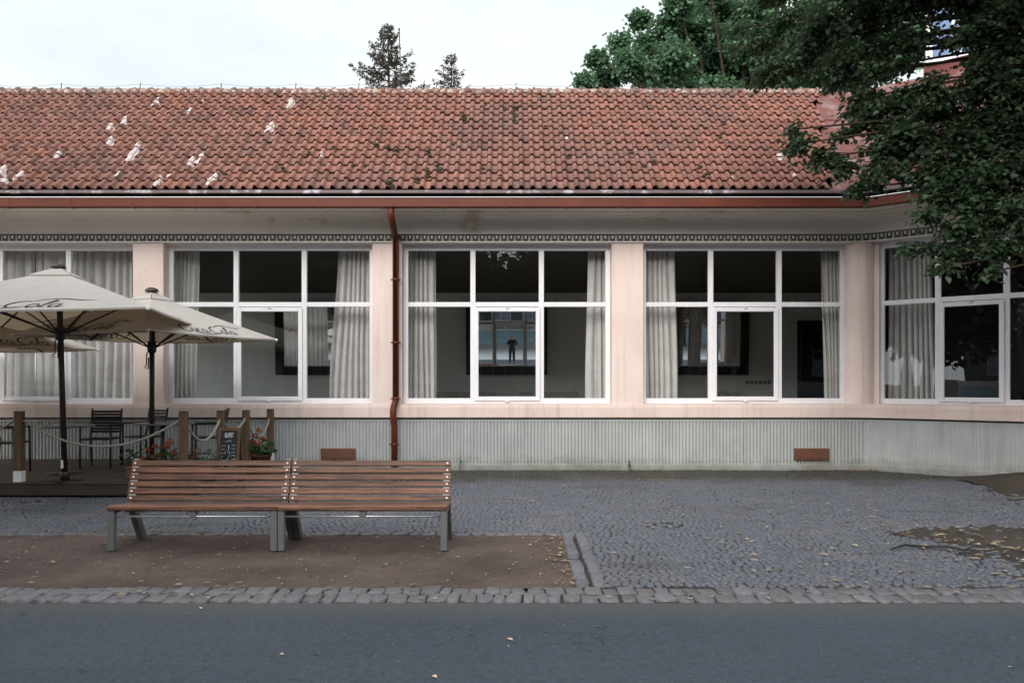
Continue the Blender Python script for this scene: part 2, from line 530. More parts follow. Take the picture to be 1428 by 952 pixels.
def path_samples(step_arc=9):
    ds = [0, L1]
    ds += [L1 + RAD * TH * k / step_arc for k in range(1, step_arc + 1)] + [LEN]
    return ds


def sweep(mb, prof, m=0, d0=0.0, d1=None, closed=False, smooth=False):
    """prof: list of (outward offset, z)"""
    d1 = LEN if d1 is None else d1
    ds = sorted(set([d for d in path_samples() if d0 < d < d1] + [d0, d1]))
    b = len(mb.v); n = len(prof)
    for d in ds:
        p, nn = path_point(d)
        for o, z in prof:
            q = p + nn * o
            mb.v.append((q.x, q.y, z))
    for i in range(len(ds) - 1):
        for k in range(n if closed else n - 1):
            k2 = (k + 1) % n
            mb.face((b + i * n + k, b + i * n + k2, b + (i + 1) * n + k2, b + (i + 1) * n + k), m, (1, 1, 1), smooth)
    if closed:
        mb.face([b + k for k in range(n)], m); mb.face([b + (len(ds) - 1) * n + k for k in range(n)][::-1], m)


building = thing('pavilion', 'long low pavilion with pink pillars, tall white windows and red tiled roof', 'building', (0, 13.8, 0))


def bpart(name, mb, mats, **kw):
    o = mb.build(name, mats, None, **kw)
    o.parent = building
    o.location = Vector(o.location) - Vector((0, 13.8, 0)) if kw.get('loc') is not None else Vector((0, -13.8, 0))
    return o


# walls: plinth with vertical ribs
PZ0, PZ1 = .11, .835
mb = MB()
sweep(mb, [(-.012, .875), (-.012, PZ1)])
sweep(mb, [(-.012, PZ0), (-.006, PZ0 - .008), (-.006, -.05)])
pitch = .0585
ds = np.arange(0, LEN - 1e-6, pitch / 8)
b = len(mb.v)
for d in ds:
    p, nn = path_point(d)
    o = -.012 - .022 * (1 - abs(math.sin(PI * d / pitch)) ** .7)
    if d > L1 + RAD * TH * .55: o = -.012 - .007 * (1 - abs(math.sin(PI * d / pitch)) ** .7)
    q = p + nn * o
    mb.v.append((q.x, q.y, PZ0)); mb.v.append((q.x, q.y, PZ1))
for i in range(len(ds) - 1):
    mb.face((b + 2 * i, b + 2 * i + 2, b + 2 * i + 3, b + 2 * i + 1), 0)
sweep(mb, [(-.012, PZ1), (-.05, PZ1)])
sweep(mb, [(-.05, PZ0), (-.012, PZ0)])
bpart('plinth', mb, m_plinth)
# sill band
mb = MB()
sweep(mb, [(-.3, .905), (.035, .905), (.042, .915), (.042, 1.08), (.03, 1.137), (-.3, 1.152)])
bpart('sill', mb, m_pinksill)
mb = MB()
sweep(mb, [(-.012, .88), (-.04, .88), (-.04, .91)])
bpart('shadow_joint', mb, m_blackmetal)

# pillars
mb = MB()
PE = [(-10.72, -10.15), (-6.57, -6.04), (-2.42, -1.91), (1.727, 2.273)]
for a, c in PE:
    mb = MB(); mb.box((a, 13.8, 1.13), (c, 14.12, 4.0)); bpart('pillar', mb, m_pink)
mb = MB(); mb.box((XL, 13.8, 1.13), (-10.722, 14.12, 4.0)); bpart('end_wall', mb, m_pink)
WM = Matrix(((CS, SN, 0, CORNER.x), (-SN, CS, 0, CORNER.y), (0, 0, 1, 0), (0, 0, 0, 1)))   # wing frame: along, inwards, up
mb = MB(); mb.box((3.02, 0, 1.13), (3.55, .32, 4.0), mat=WM); bpart('pillar', mb, m_pink)
mb = MB(); mb.box((3.552, .03, 1.13), (WEND, .32, 4.0), mat=WM); bpart('end_wall', mb, m_pink)
mb = MB(); mb.box((-.1, .12, 1.13), (.215, .32, 4.0), mat=WM); bpart('jamb', mb, m_pink)
mb = MB()
mb.lathe([(.262, 1.125), (.262, 4.0)], (6.1, 14.0, 0), 40)
bpart('round_column', mb, m_pink)

# wall above the windows, cove, soffit
mb = MB()
prof = [(-.32, 4.0), (-.32, 3.935), (0, 3.935), (0, 4.19)]
for k in range(1, 9):
    a = PI / 2 * k / 8
    prof.append((.17 * (1 - math.cos(a)), 4.19 + .15 * math.sin(a)))
prof += [(.28, 4.342), (.28, 4.352), (.47, 4.354), (.47, 4.368), (.78, 4.37), (.78, 4.5)]
sweep(mb, prof)
bpart('upper_wall', mb, m_cream)

# frieze of small dark squares with pale notches
mb = MB()
sweep(mb, [(.001, 3.938), (.02, 3.938), (.02, 4.062), (.001, 4.062)], 0)
sweep(mb, [(.0, 3.93), (.034, 3.93), (.034, 3.952), (.02, 3.952)], 2)
sweep(mb, [(.02, 4.058), (.036, 4.058), (.036, 4.075), (.0, 4.082)], 1)
step = .125
k = 0
d = .05
while d < LEN - .1:
    p, nn = path_point(d + step / 2)
    tv = Vector((-nn.y, nn.x))
    M_ = Matrix(((tv.x, nn.x, 0, p.x), (tv.y, nn.y, 0, p.y), (0, 0, 1, 0), (0, 0, 0, 1)))
    j = random.uniform(-.003, .003)
    mb.box((-.04 + j, .018, 3.957), (.04 + j, .026, 4.05), 1, mat=M_)
    mb.box((-.016 + j, .02, 4.0), (.016 + j, .030, 4.048), 2, mat=M_)
    mb.box((-.064, .018, 3.952), (-.058, .028, 4.057), 2, mat=M_)
    mb.box((.05, .018, 3.952), (.054, .025, 4.057), 2 if k % 2 else 1, mat=M_)
    d += step; k += 1
bpart('frieze', mb, [m_grey, m_dark, m_pale])

# gutter, drip board, downpipe
mb = MB()
sweep(mb, [(.74, 4.50), (.74, 4.375), (.755, 4.362), (.835, 4.362), (.848, 4.372), (.848, 4.505), (.856, 4.512), (.852, 4.522), (.838, 4.52), (.836, 4.38), (.76, 4.38), (.752, 4.50)], 0, closed=True)
gx = [10, 98, 184, 270, 355, 445, 533, 618, 705, 791, 878, 970, 1057, 1148]
gx = [(p - CX) * 12.95 / F for p in gx]
for x in [gx[0] - 1.02, gx[0] - 2.04, gx[0] - 3.06] + gx:
    mb.box((x - .014, 13.8 - .853, 4.358), (x + .014, 13.8 - .74, 4.512))
g = bpart('gutter', mb, [m_copper])
mb = MB()
sweep(mb, [(.857, 4.514), (.861, 4.518), (.857, 4.526), (.85, 4.524)], closed=True)
bpart('gutter_lip', mb, m_steel)
mb = MB()
sweep(mb, [(.55, 4.602), (.775, 4.602), (.782, 4.61), (.78, 4.655), (.74, 4.668), (.3, 4.9)])
bpart('drip_board', mb, m_drip)
mb = MB(); sweep(mb, [(.66, 4.45), (.66, 4.61)]); bpart('eave_gap_strip', mb, m_blackmetal)  # black strip stands for the shaded gap under the drip board
mb = MB()
px_ = (545 - CX) * 13.02 / F; pw = (552 - CX) * 13.72 / F; pb = (548.5 - CX) * 13.66 / F
mb.tube([(px_, 13.03, 4.40), (px_, 13.03, 4.24), (px_ + .01, 13.07, 4.19), (pw - .01, 13.66, 4.045), (pw, 13.70, 4.0), (pw, 13.70, 1.25)], .054, 14)
mb.tube([(pw, 13.70, 1.27), (pw, 13.70, 1.2), (pw - .02, 13.68, 1.14), (pb, 13.64, 1.04), (pb, 13.64, .93), (pb + .005, 13.68, .82), (pb + .01, 13.70, .74), (pb + .01, 13.70, -.02)], .054, 14)
for z in (3.28, 2.2, 1.235, 4.02, .45):
    x = pw if z > 1 else pb + .01
    mb.tube([(x, 13.70, z - .018), (x, 13.70, z + .018)], .062, 14)
    mb.box((x - .085, 13.69, z - .012), (x + .085, 13.72, z + .012))
bpart('downpipe', mb, m_copper)

# vents
for a, c in ((447, 495), (1109, 1157)):
    v0 = at(a, 641, 13.77); v1 = at(c, 625, 13.77)
    mb = MB()
    mb.box((v0.x, 13.77, v0.z), (v1.x, 13.84, v1.z), bevel=.006)
    for k in range(9):
        x = v0.x + (v1.x - v0.x) * (k + .5) / 9
        mb.box((x - .012, 13.764, v0.z - .012), (x + .012, 13.79, v0.z + .01))
    mb.box((v0.x + .02, 13.764, v0.z + .03), (v1.x - .02, 13.79, v1.z - .03), bevel=.004)
    bpart('vent', mb, m_vent)


# ------------------------------------------------------------------ windows
def window(u0, u1, m1, m2, M_, seed):
    r = random.Random(seed)
    z0, z1 = 1.137, 3.95
    zt0, zt1 = 2.842, 2.925
    v = .2
    fr = MB()
    w = .045
    def bx(a, b_, c, d, v0=v, v1=v + .075, bev=.006): fr.box((a, v0, c), (b_, v1, d), mat=M_, bevel=bev)
    bx(u0, u0 + .085, z0, z1); bx(u1 - .085, u1, z0, z1)
    bx(u0 + .084, u1 - .084, z0, z0 + .1); bx(u0 + .084, u1 - .084, z1 - .12, z1)
    for m_ in (m1, m2): bx(m_ - w, m_ + w, z0 + .099, z1 - .119)
    for a, b_ in ((u0 + .084, m1 - w + .001), (m1 + w - .001, m2 - w + .001), (m2 + w - .001, u1 - .084)):
        bx(a, b_, zt0, zt1, v + .002, v + .073)
    # glazing beads: thin grooves on the mullions
    for m_ in (m1, m2):
        fr.box((m_ - .004, v - .004, z0 + .1), (m_ + .004, v + .002, z1 - .12), mat=M_)
    fo = fr.build('window', m_white); fo.parent = building; fo.location = (0, -13.8, 0)
    # casement
    c = MB()
    a, b_, lo, hi = m1 + w - .02, m2 - w + .02, z0 + .055, zt0 - .012
    f = .075; e = v - .032
    def cx(a_, b2, c_, d_): c.box((a_, e, c_), (b2, e + .05, d_), mat=M_, bevel=.008)
    cx(a, a + f, lo, hi); cx(b_ - f, b_, lo, hi); cx(a + f - .001, b_ - f + .001, lo, lo + f); cx(a + f - .001, b_ - f + .001, hi - f, hi)
    mid = (a + b_) / 2
    for zz in (hi - .012, lo - .005):
        c.tube([M_ @ Vector((mid - .03, e - .008, zz)), M_ @ Vector((mid + .03, e - .008, zz))], .012, 8)
    co = c.build('casement', m_white, fo)
    gm = MB()
    def pane(a_, b2, c_, d_, vv, k):
        t1, t2 = r.uniform(-k, k), r.uniform(-k, k)
        pts = []
        for (uu, zz) in ((a_, c_), (b2, c_), (b2, d_), (a_, d_)):
            pts.append(M_ @ Vector((uu, vv + (uu - (a_ + b2) / 2) * t1 + (zz - (c_ + d_) / 2) * t2, zz)))
        gm.poly(pts)
    for (a_, b2) in ((u0 + .08, m1 - w + .004), (m1 + w - .004, m2 - w + .004), (m2 + w - .004, u1 - .08)):
        pane(a_, b2, zt1 - .004, z1 - .116, v + .035, .002)
    pane(u0 + .08, m1 - w + .004, z0 + .096, zt0 + .004, v + .035, .003)
    pane(m2 + w - .004, u1 - .08, z0 + .096, zt0 + .004, v + .035, .003)
    pane(a + f - .006, b_ - f + .006, lo + f - .006, hi - f + .006, e + .025, .004)
    gm.build('glass', m_glass, fo)


MM = Matrix.Translation((0, 13.8, 0))
window(-10.15, -6.57, -9.0, -7.8, MM, 1)
window(-6.04, -2.42, -4.852, -3.654, MM, 2)
window(-1.91, 1.727, -.687, .517, MM, 3)
window(2.273, 5.86, 3.496, 4.70, MM, 4)
window(.19, 3.02, 1.11, 2.09, WM, 5)

# ------------------------------------------------------------------ room behind the windows
RB = 22.2
FZ = .5
mb = MB()
mb.box((-14, RB, FZ - .5), (15, RB + .25, 4.2))
bpart('interior_wall', mb, m_room)
for x0, x1, y0 in ((-13.2, -13.0, 14.1),):  # glazed end added out of view to bring daylight into the room
    mb = MB(); mb.box((x0, y0, FZ - .5), (x1, RB, 1.0)); mb.box((x0, y0, 3.75), (x1, RB, 4.2)); bpart('gable_wall', mb, m_room)
    mb = MB()
    for k in range(7):
        y = y0 + (RB - y0 - .1) * k / 6; mb.box((x0 + .05, y, 1.0), (x1 - .05, y + .1, 3.75))
    mb.box((x0 + .06, y0, 2.8), (x1 - .06, RB, 2.88))
    wo = bpart('window', mb, m_white)
    mb = MB(); xm = (x0 + x1) / 2; mb.poly([(xm, y0, 1.0), (xm, RB, 1.0), (xm, RB, 3.75), (xm, y0, 3.75)])
    go = mb.build('glass', m_glass, wo)
mb = MB()
poly = [(-13.2, 14.05), (6.2, 14.05), (12.9, 8.6), (14.9, 9), (14.9, RB), (-13.2, RB)]
mb.poly([(x, y, FZ) for x, y in poly]); bpart('interior_floor', mb, m_floor)
mb = MB()
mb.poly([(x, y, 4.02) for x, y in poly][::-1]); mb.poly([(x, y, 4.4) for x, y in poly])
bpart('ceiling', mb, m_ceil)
mb = MB()
mb.box((-13, 14.1, -.1), (6.0, 14.2, 1.13)); bpart('parapet', mb, m_room)
mb = MB(); mb.box((0, .3, -.1), (WEND, .4, 1.13), mat=WM); bpart('parapet', mb, m_room)
mb = MB()
mb.box((7.95, RB - .03, FZ), (9.2, RB + .0, 3.25)); mb.box((8.02, RB - .06, FZ), (9.13, RB - .02, 3.15), bevel=.02)
mb.box((8.9, RB - .1, 1.5), (8.96, RB - .05, 1.62))
bpart('interior_door', mb, m_darkwood)
mb = MB()
for k in range(6):
    p = at(1040 + k * 6, 533, RB)
    mb.box((p.x, RB - .03, p.z - .05), (p.x + .085, RB + .0, p.z + .05), bevel=.008)
bpart('socket_strip', mb, m_grey)
mb = MB(); mb.box((14.8, 9, FZ - .5), (15.0, RB, 4.2)); bpart('gable_wall', mb, m_room)
# added partition that keeps the wing dark
mb = MB(); mb.box((9.3, 14.9, FZ), (9.45, RB, 4.02)); bpart('blocking_partition', mb, m_darkwood)
# wall mirrors in dark frames
TILT = R(3.35)


def wall_mirror(cx_px, label):
    X = (cx_px - CX) * 21.98 / F
    o = thing('wall_mirror', label, 'mirror', (X, 22.0, 2.7), 0, 'dark framed wall mirrors in the room')
    o.rotation_euler = (TILT, 0, 0)
    W, z0, z1, b_ = 1.12, -.965, 1.02, .24
    fr = MB()
    fr.box((-W, -.05, z0), (-W + b_, .03, z1), bevel=.015); fr.box((W - b_, -.05, z0), (W, .03, z1), bevel=.015)
    fr.box((-W + b_ - .001, -.05, z0), (W - b_ + .001, .03, z0 + b_), bevel=.015); fr.box((-W + b_ - .001, -.05, z1 - .12), (W - b_ + .001, .03, z1), bevel=.015)
    fr.build('frame', m_darkwood, o)
    g = MB(); g.poly([(-W + .2, -.005, z0 + .2), (W - .2, -.005, z0 + .2), (W - .2, -.005, z1 - .1), (-W + .2, -.005, z1 - .1)])
    g.build('mirror_glass', m_mirror, o)
    s = MB(); s.box((-W + b_, -.056, z0 + b_ - .004), (W - b_, -.045, z0 + b_ + .022)); s.build('pale_bead', m_white, o)
    return o


wall_mirror(440, 'dark framed wall mirror seen through the window left of the downpipe')
wall_mirror(706.5, 'dark framed wall mirror showing the reflected photographer in the middle window')
wall_mirror(988, 'dark framed wall mirror half hidden by a curtain left of the round column')


def radiator(p0, p1, label):
    a = at(p0, 546, RB - .12); c = at(p1, 562, RB - .12)
    o = thing('radiator', label, 'radiator', ((a.x + c.x) / 2, RB - .1, FZ), 0, 'radiators along the back wall')
    w = (c.x - a.x) / 2; h0, h1 = .12, a.z - FZ
    mb = MB(); n = int(w * 2 / .07)
    for k in range(n):
        x = -w + (k + .5) * 2 * w / n
        mb.box((x - .027, -.05, h0), (x + .027, .05, h1), bevel=.012)
    mb.box((-w, -.02, h0 + .03), (w, .02, h1 - .03))
    mb.build('panel', m_radiator, o)
    p = MB(); p.tube([(w + .04, 0, 0), (w + .04, 0, h0 + .1), (w - .02, 0, h0 + .1)], .012, 6); p.build('pipe', m_radiator, o)
    for sx in (-1, 1):
        f = MB(); f.box((sx * w * .8 - .02, -.04, 0), (sx * w * .8 + .02, .04, h0 + .01)); f.build('bracket', m_radiator, o)


radiator(608, 692, 'white ribbed radiator low on the back wall, left half of the middle window')
radiator(724, 806, 'white ribbed radiator low on the back wall, right half of the middle window')
radiator(1000, 1032, 'short white radiator low on the back wall behind the window left of the round column')


# curtains
def curtain(pts, label, seed, M_=None, zt=3.93, zb=1.2, folds=7, amp=.05, Y=14.38):
    """pts: (x0,x1) at the top, (x0,x1) at the bottom"""
    (a0, a1), (b0, b1) = pts
    r = random.Random(seed)
    ph = [r.uniform(0, 6.28) for _ in range(6)]
    nu, nv = folds * 14, 26
    fi = [r.uniform(.6, 1.3) for _ in range(folds * 2 + 2)]
    def fn(u, v):
        e = v * v * (3 - 2 * v)
        x0 = a0 + (b0 - a0) * e; x1 = a1 + (b1 - a1) * e
        x = x0 + (x1 - x0) * u
        w = u * folds + .35 * math.sin(u * 5 + ph[0]) + .12 * math.sin(v * 3 + ph[1] + u * 4) * v + .25 * (v - .5) * math.sin(ph[2] + u * 9)
        k = int(max(0, min(len(fi) - 1, w)))
        A = amp * fi[k] * (.75 + .35 * v)
        y = A * math.sin(2 * PI * w) + .3 * A * math.sin(4 * PI * w + ph[3])
        x += .010 * math.sin(2 * PI * w + 1.2)
        return (x, y, zt + (zb - zt) * v)
    xm = (a0 + a1) / 2
    mb = MB(); mb.grid(fn, nu, nv)
    o = mb.build('curtain', m_curtain)
    o.location = (0, Y, 0)
    if M_ is not None: o.matrix_world = M_ @ Matrix.Translation((0, Y - 13.8, 0))
    tag(o, label, 'curtain', 'pale curtains behind the windows')
    return o


cxp = lambda p: (p - CX) * 14.38 / F
G = [
    (((-70, 46), (-70, 47)), 'pale curtain at the far left window, behind the largest parasol, cut by the picture edge', 9),
    (((50, 98), (48, 97)), 'narrow pale curtain beside the largest parasol pole, second from the left', 4),
    (((99, 185), (96, 185)), 'wide drawn pale curtain filling the pane right of the largest parasol peak', 8),
    (((238, 277), (234, 272)), 'pale curtain right of the left pink pillar, lower part behind the small parasol', 5),
    (((471, 519), (460, 519)), 'bright curtain beside the pink pillar with the downpipe, on its left', 6),
    (((563, 607), (563, 608)), 'bright curtain just right of the downpipe', 5),
    (((820, 852), (816, 852)), 'narrow bright curtain at the right end of the middle window', 4),
    (((898, 940), (899, 946)), 'grey curtain right of the pink pillar between the two right-hand windows', 5),
    (((1143, 1181), (1150, 1181)), 'grey curtain just left of the round column', 5),
]
for i, (p, lab, fo) in enumerate(G):
    curtain(tuple((cxp(a), cxp(c)) for a, c in p), lab, 30 + i, folds=fo)
curtain(((.25, .92), (.25, .98)), 'shaded curtain just right of the round column', 51, WM, folds=8, Y=14.35)
curtain(((2.5, 3.1), (2.55, 3.1)), 'shaded curtain at the right picture edge under the branches', 52, WM, folds=6, Y=14.35)

# ------------------------------------------------------------------ roof
YE, ZE, SL = 13.05, 4.66, R(45)
RUN = 2.54
SLEN = RUN / math.cos(SL)
NROW, TW = 14, .1816
EX = SLEN / NROW


def roof_pt(x, s, h):
    """x along the eave, s up the slope, h above the slope"""
    return (x, YE + s * math.cos(SL) - h * math.sin(SL), ZE + s * math.sin(SL) + h * math.cos(SL))


def roof_hit(px, py):
    k = HZ - py
    r = (k * YE - F * (ZE - CAMH)) / (F - k)
    return (px - CX) * (YE + r) / F, r / math.cos(SL)


US = [0, .03, .09, .17, .25, .33, .41, .47, .50, .75, 1.0]


def tprof(u):
    if u < .50: return .056 * max(0, math.sin(PI * u / .50)) ** .6 + .004
    return -.003 * math.sin(PI * (u - .50) / .50) + .004


HS = [tprof(u) for u in US]
mb = MB()
xt0 = -12.6
rr = random.Random(3)
for j in range(NROW):
    s0 = j * EX
    xend = 5.36 + (6.05 - 5.36) * j / NROW
    ncol = int((xend - xt0) / TW)
    for i in range(ncol):
        x0 = xt0 + i * TW
        g = rr.gauss(1, .085)
        rd = rr.random()
        t = (g * (1.05 if rd > .8 else 1), g, g * (.92 if rd > .8 else 1)) if rd > .12 else (g * .78, g * .86, g * .9)
        dz = rr.gauss(0, .003); dx = rr.gauss(0, .002); ds_ = rr.gauss(0, .005); tw = rr.gauss(0, .004)
        b = len(mb.v)
        n = len(US)
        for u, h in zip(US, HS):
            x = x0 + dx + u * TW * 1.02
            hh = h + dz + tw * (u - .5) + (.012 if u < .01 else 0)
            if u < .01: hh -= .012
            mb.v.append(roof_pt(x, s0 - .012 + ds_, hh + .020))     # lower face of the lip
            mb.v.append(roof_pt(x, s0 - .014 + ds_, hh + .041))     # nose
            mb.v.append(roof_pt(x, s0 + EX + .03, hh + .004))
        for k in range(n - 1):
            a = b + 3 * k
            mb.face((a, a + 3, a + 4, a + 1), 0, tuple(c * .48 for c in t))      # lip colour darkened for the shade under the nose
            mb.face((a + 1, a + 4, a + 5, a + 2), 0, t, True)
        # underside, so that the gap below the nose reads as a hollow
# white flaking patches
WP = [(219, 147, 5, 5), (265, 160, 3, 5), (286, 143, 2, 4), (173, 175, 5, 6), (154, 184, 5, 5), (155, 203, 5, 6), (187, 218, 5, 14), (81, 222, 4, 6),
      (405, 149, 5, 9), (377, 183, 6, 7), (281, 224, 4, 9), (268, 231, 4, 6), (4, 243, 5, 7), (28, 250, 5, 6), (4, 258, 6, 5), (165, 250, 2, 5),
      (219, 262, 4, 4), (298, 254, 4, 6), (292, 257, 3, 4), (226, 255, 2, 3), (236, 247, 2, 3), (450, 222, 2, 3), (1087, 222, 4, 4), (1107, 251, 3, 2), (1020, 250, 1.5, 2), (790, 195, 1.5, 3), (-30, 200, 6, 8), (-60, 160, 5, 6)]


def surf_h(x, s):
    u = ((x - xt0) / TW) % 1.0
    j = min(NROW - 1, max(0, int((s + .013) / EX)))
    f = (s - j * EX) / EX
    return np.interp(u, US, HS) + .041 + (-.037) * max(0, min(1, f))


for (px, py, rx, ry) in WP:
    x, s = roof_hit(px, py)
    ax = rx * .0121; as_ = ry * .021
    seed = rr.uniform(0, 100)
    n = 30
    for a in range(n):
        for c in range(n):
            u0, v0 = (a + .5) / n * 2 - 1, (c + .5) / n * 2 - 1
            ang = math.atan2(v0, u0); rad_ = math.hypot(u0, v0)
            lim = .82 + .42 * noise.noise((math.cos(ang) * 1.3 + seed, math.sin(ang) * 1.3, seed)) + .16 * noise.noise((u0 * 3 + seed, v0 * 3, 0))
            if rad_ > lim: continue
            q = []
            for du, dv in ((0, 0), (1, 0), (1, 1), (0, 1)):
                xx = x + ax * 1.4 * ((a + du) / n * 2 - 1); ss = s + as_ * 1.4 * ((c + dv) / n * 2 - 1)
                q.append(roof_pt(xx, ss, surf_h(xx, ss) + .012))
            mb.poly(q, 2)
# moss clumps
MP = [(526, 208, 4), (541, 211, 4), (553, 216, 4), (598, 220, 4), (507, 234, 3), (492, 235, 3), (597, 243, 4), (612, 239, 4), (595, 252, 4), (580, 253, 4), (581, 257, 4),
      (630, 203, 4), (647, 172, 3), (647, 168, 4), (675, 147, 3), (702, 155, 3), (717, 155, 4), (717, 163, 4), (717, 172, 4), (673, 237, 3), (848, 203, 4), (793, 222, 3), (467, 215, 3), (430, 221, 3), (450, 140, 3), (397, 244, 3), (317, 252, 3), (545, 262, 5), (898, 233, 3), (975, 237, 4), (983, 250, 4), (1008, 175, 3), (1005, 193, 3), (912, 228, 3), (700, 250, 2), (760, 180, 2), (103, 235, 2), (880, 215, 3)]
for (px, py, r_) in MP:
    for k in range(3):
        x, s = roof_hit(px + rr.uniform(-3, 3), py + rr.uniform(-2, 2))
        a = r_ * .0115 * rr.uniform(.5, 1.1)
        h = surf_h(x, s)
        b = len(mb.v); nn_ = 8
        c = Vector(roof_pt(x, s, h + a * .35))
        for q in range(5):
            th = PI * q / 4
            for p_ in range(nn_):
                ph = 2 * PI * p_ / nn_
                k2 = a * rr.uniform(.7, 1.25)
                mb.v.append((c.x + k2 * 1.3 * math.sin(th) * math.cos(ph), c.y + k2 * math.sin(th) * math.sin(ph), c.z + k2 * .8 * math.cos(th)))
        for q in range(4):
            for p_ in range(nn_):
                p2 = (p_ + 1) % nn_
                mb.face((b + q * nn_ + p_, b + (q + 1) * nn_ + p_, b + (q + 1) * nn_ + p2, b + q * nn_ + p2), 1)
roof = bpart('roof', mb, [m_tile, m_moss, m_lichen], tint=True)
# boarding under the tiles and the rear slope
mb = MB()
mb.poly([roof_pt(-12.7, .02, -.035), roof_pt(5.83, .02, -.035), roof_pt(6.74, SLEN, -.035), roof_pt(-12.7, SLEN, -.035)])
yr, zr = YE + RUN, ZE + RUN
mb.poly([(-12.7, yr, zr - .03), (14.5, yr, zr - .03), (14.5, 23.2, 4.5), (-12.7, 23.2, 4.5)])
mb.poly([(-12.7, YE, ZE - .05), (-12.7, yr, zr - .05), (-12.7, 23.2, 4.45)])
bpart('roof_boarding', mb, m_blackmetal)
# ridge caps with mortar
mb = MB()
x = -12.6
k = 0
while x < 6.15:
    L = .325; g = rr.gauss(1, .12)
    t = (g * .72, g * .92, g * 1.0)
    rz_ = .085 + rr.gauss(0, .003)
    n = 10; b = len(mb.v)
    for q, (xx, r_) in enumerate(((x, rz_ * 1.28), (x + .05, rz_ * 1.32), (x + .06, rz_ * 1.02), (x + L + .03, rz_ * .95))):
        for a in range(n + 1):
            th = PI * (a / n) * 1.0
            mb.v.append((xx, yr + math.cos(th) * r_ * 1.05, zr - .03 + math.sin(th) * r_))
    for q in range(3):
        for a in range(n):
            mb.face((b + q * (n + 1) + a, b + q * (n + 1) + a + 1, b + (q + 1) * (n + 1) + a + 1, b + (q + 1) * (n + 1) + a), 0, t, True)
    for q in range(2):
        xm = x + .18 * q + rr.uniform(-.03, .03) + .05
        g2 = rr.uniform(.7, 1.1)
        s_ = SLEN - rr.uniform(.06, .12)
        a = rr.uniform(.05, .09)
        c = Vector(roof_pt(xm, s_, .045)); b = len(mb.v)
        for q2 in range(4):
            th = PI * q2 / 3
            for p_ in range(7):
                ph = 2 * PI * p_ / 7; k2 = a * rr.uniform(.7, 1.2)
                mb.v.append((c.x + k2 * math.sin(th) * math.cos(ph), c.y + .7 * k2 * math.sin(th) * math.sin(ph), c.z + k2 * .7 * math.cos(th)))
        for q2 in range(3):
            for p_ in range(7):
                p2 = (p_ + 1) % 7
                mb.face((b + q2 * 7 + p_, b + (q2 + 1) * 7 + p_, b + (q2 + 1) * 7 + p2, b + q2 * 7 + p2), 1, (g2, g2, g2))
    x += L; k += 1
bpart('ridge', mb, [m_tile, m_mortar], tint=True)
# lightning conductor along the ridge
mb = MB()
xs = [(p - CX) * yr / F for p in (-24, 85, 195, 308, 412, 500, 608, 719, 830, 940, 1050)]
for x in xs:
    mb.tube([(x, yr, zr), (x + .01, yr, zr + .17)], .008, 6)
pts = []
for a, c in zip(xs, xs[1:]):
    for q in range(6):
        f = q / 6; pts.append((a + (c - a) * f, yr, zr + .15 - .05 * math.sin(PI * f)))
mb.tube(pts, .0022, 4)
bpart('lightning_conductor', mb, m_blackmetal)
# metal valley and metal roof of the wing
E = Vector((CORNER.x - .75 * math.tan(TH / 2), YE))
t20 = math.tan(TH / 2)


def wing_pt(s, r, h=0.0):
    """s along the wing eave from the corner, r inwards run"""
    p = E + WDIR * s + WIN * r
    return (p.x - WIN.x * h * .7, p.y - WIN.y * h * .7, ZE + r + h * .7)


mb = MB()
vb0, vb1 = Vector((E.x, YE, ZE)), Vector((E.x + RUN * t20, YE + RUN, ZE + RUN))
mb.poly([roof_pt(5.25, -.02, .012), (vb0.x, vb0.y - .02, vb0.z), (vb1.x, vb1.y, vb1.z), roof_pt(5.9, SLEN, .012)])
for k in range(1, 3):
    f = k / 3
    a = Vector(roof_pt(5.25 + .65 * f, SLEN * f, .012)); c = vb0.lerp(vb1, f)
    mb.bar(a + Vector((0, -.005, .005)), c + Vector((0, -.005, .005)), .012, .012)
WRUN = 2.54
mb.poly([wing_pt(0, 0), wing_pt(WEND + 1, 0), wing_pt(WEND + 1, WRUN), wing_pt(-WRUN * t20, WRUN)])
for k in range(14):
    s = .55 * k
    mb.bar(wing_pt(s, 0, .0), wing_pt(s, WRUN, .0), .02, .05)
for q in (1, 2, 3):
    r_ = WRUN * q / 4
    mb.bar(wing_pt(-r_ * t20, r_, .004), wing_pt(WEND, r_, .004), .03, .006)
mb.box((-WRUN * t20 - .3, WRUN, ZE - .3), (WEND + 1, WRUN + .6, ZE + WRUN - .02), mat=Matrix(((CS, SN, 0, E.x), (-SN, CS, 0, E.y), (0, 0, 1, 0), (0, 0, 0, 1))))
bpart('metal_roof', mb, m_redmetal)

# antenna mast
mb = MB()
a = at(561, 128, 15.75); c = at(556.5, 40, 15.75)
mb.tube([(0, 0, -.6), tuple(c - a)], .011, 6)
mb.tube([tuple((c - a) * .93 + Vector((-.04, 0, 0))), tuple((c - a) * .93 + Vector((.015, 0, 0)))], .012, 6)
mb.tube([tuple((c - a) * .97), tuple((c - a) * 1.0)], .017, 6)
o = mb.build('antenna_mast', m_blackmetal); o.location = a
tag(o, 'thin dark antenna mast rising from the roof ridge beside the larger conifer', 'mast')

# taller villa behind the wing
villa = thing('villa', 'taller white and red villa with blue reflecting windows behind the branches', 'building', (E.x + WIN.x * 3.2, E.y + WIN.y * 3.2, 0), 0)
VM = Matrix(((CS, SN, 0, 0), (-SN, CS, 0, 0), (0, 0, 1, 0), (0, 0, 0, 1)))


def vpart(name, mb, m_):
    return mb.build(name, m_, villa)


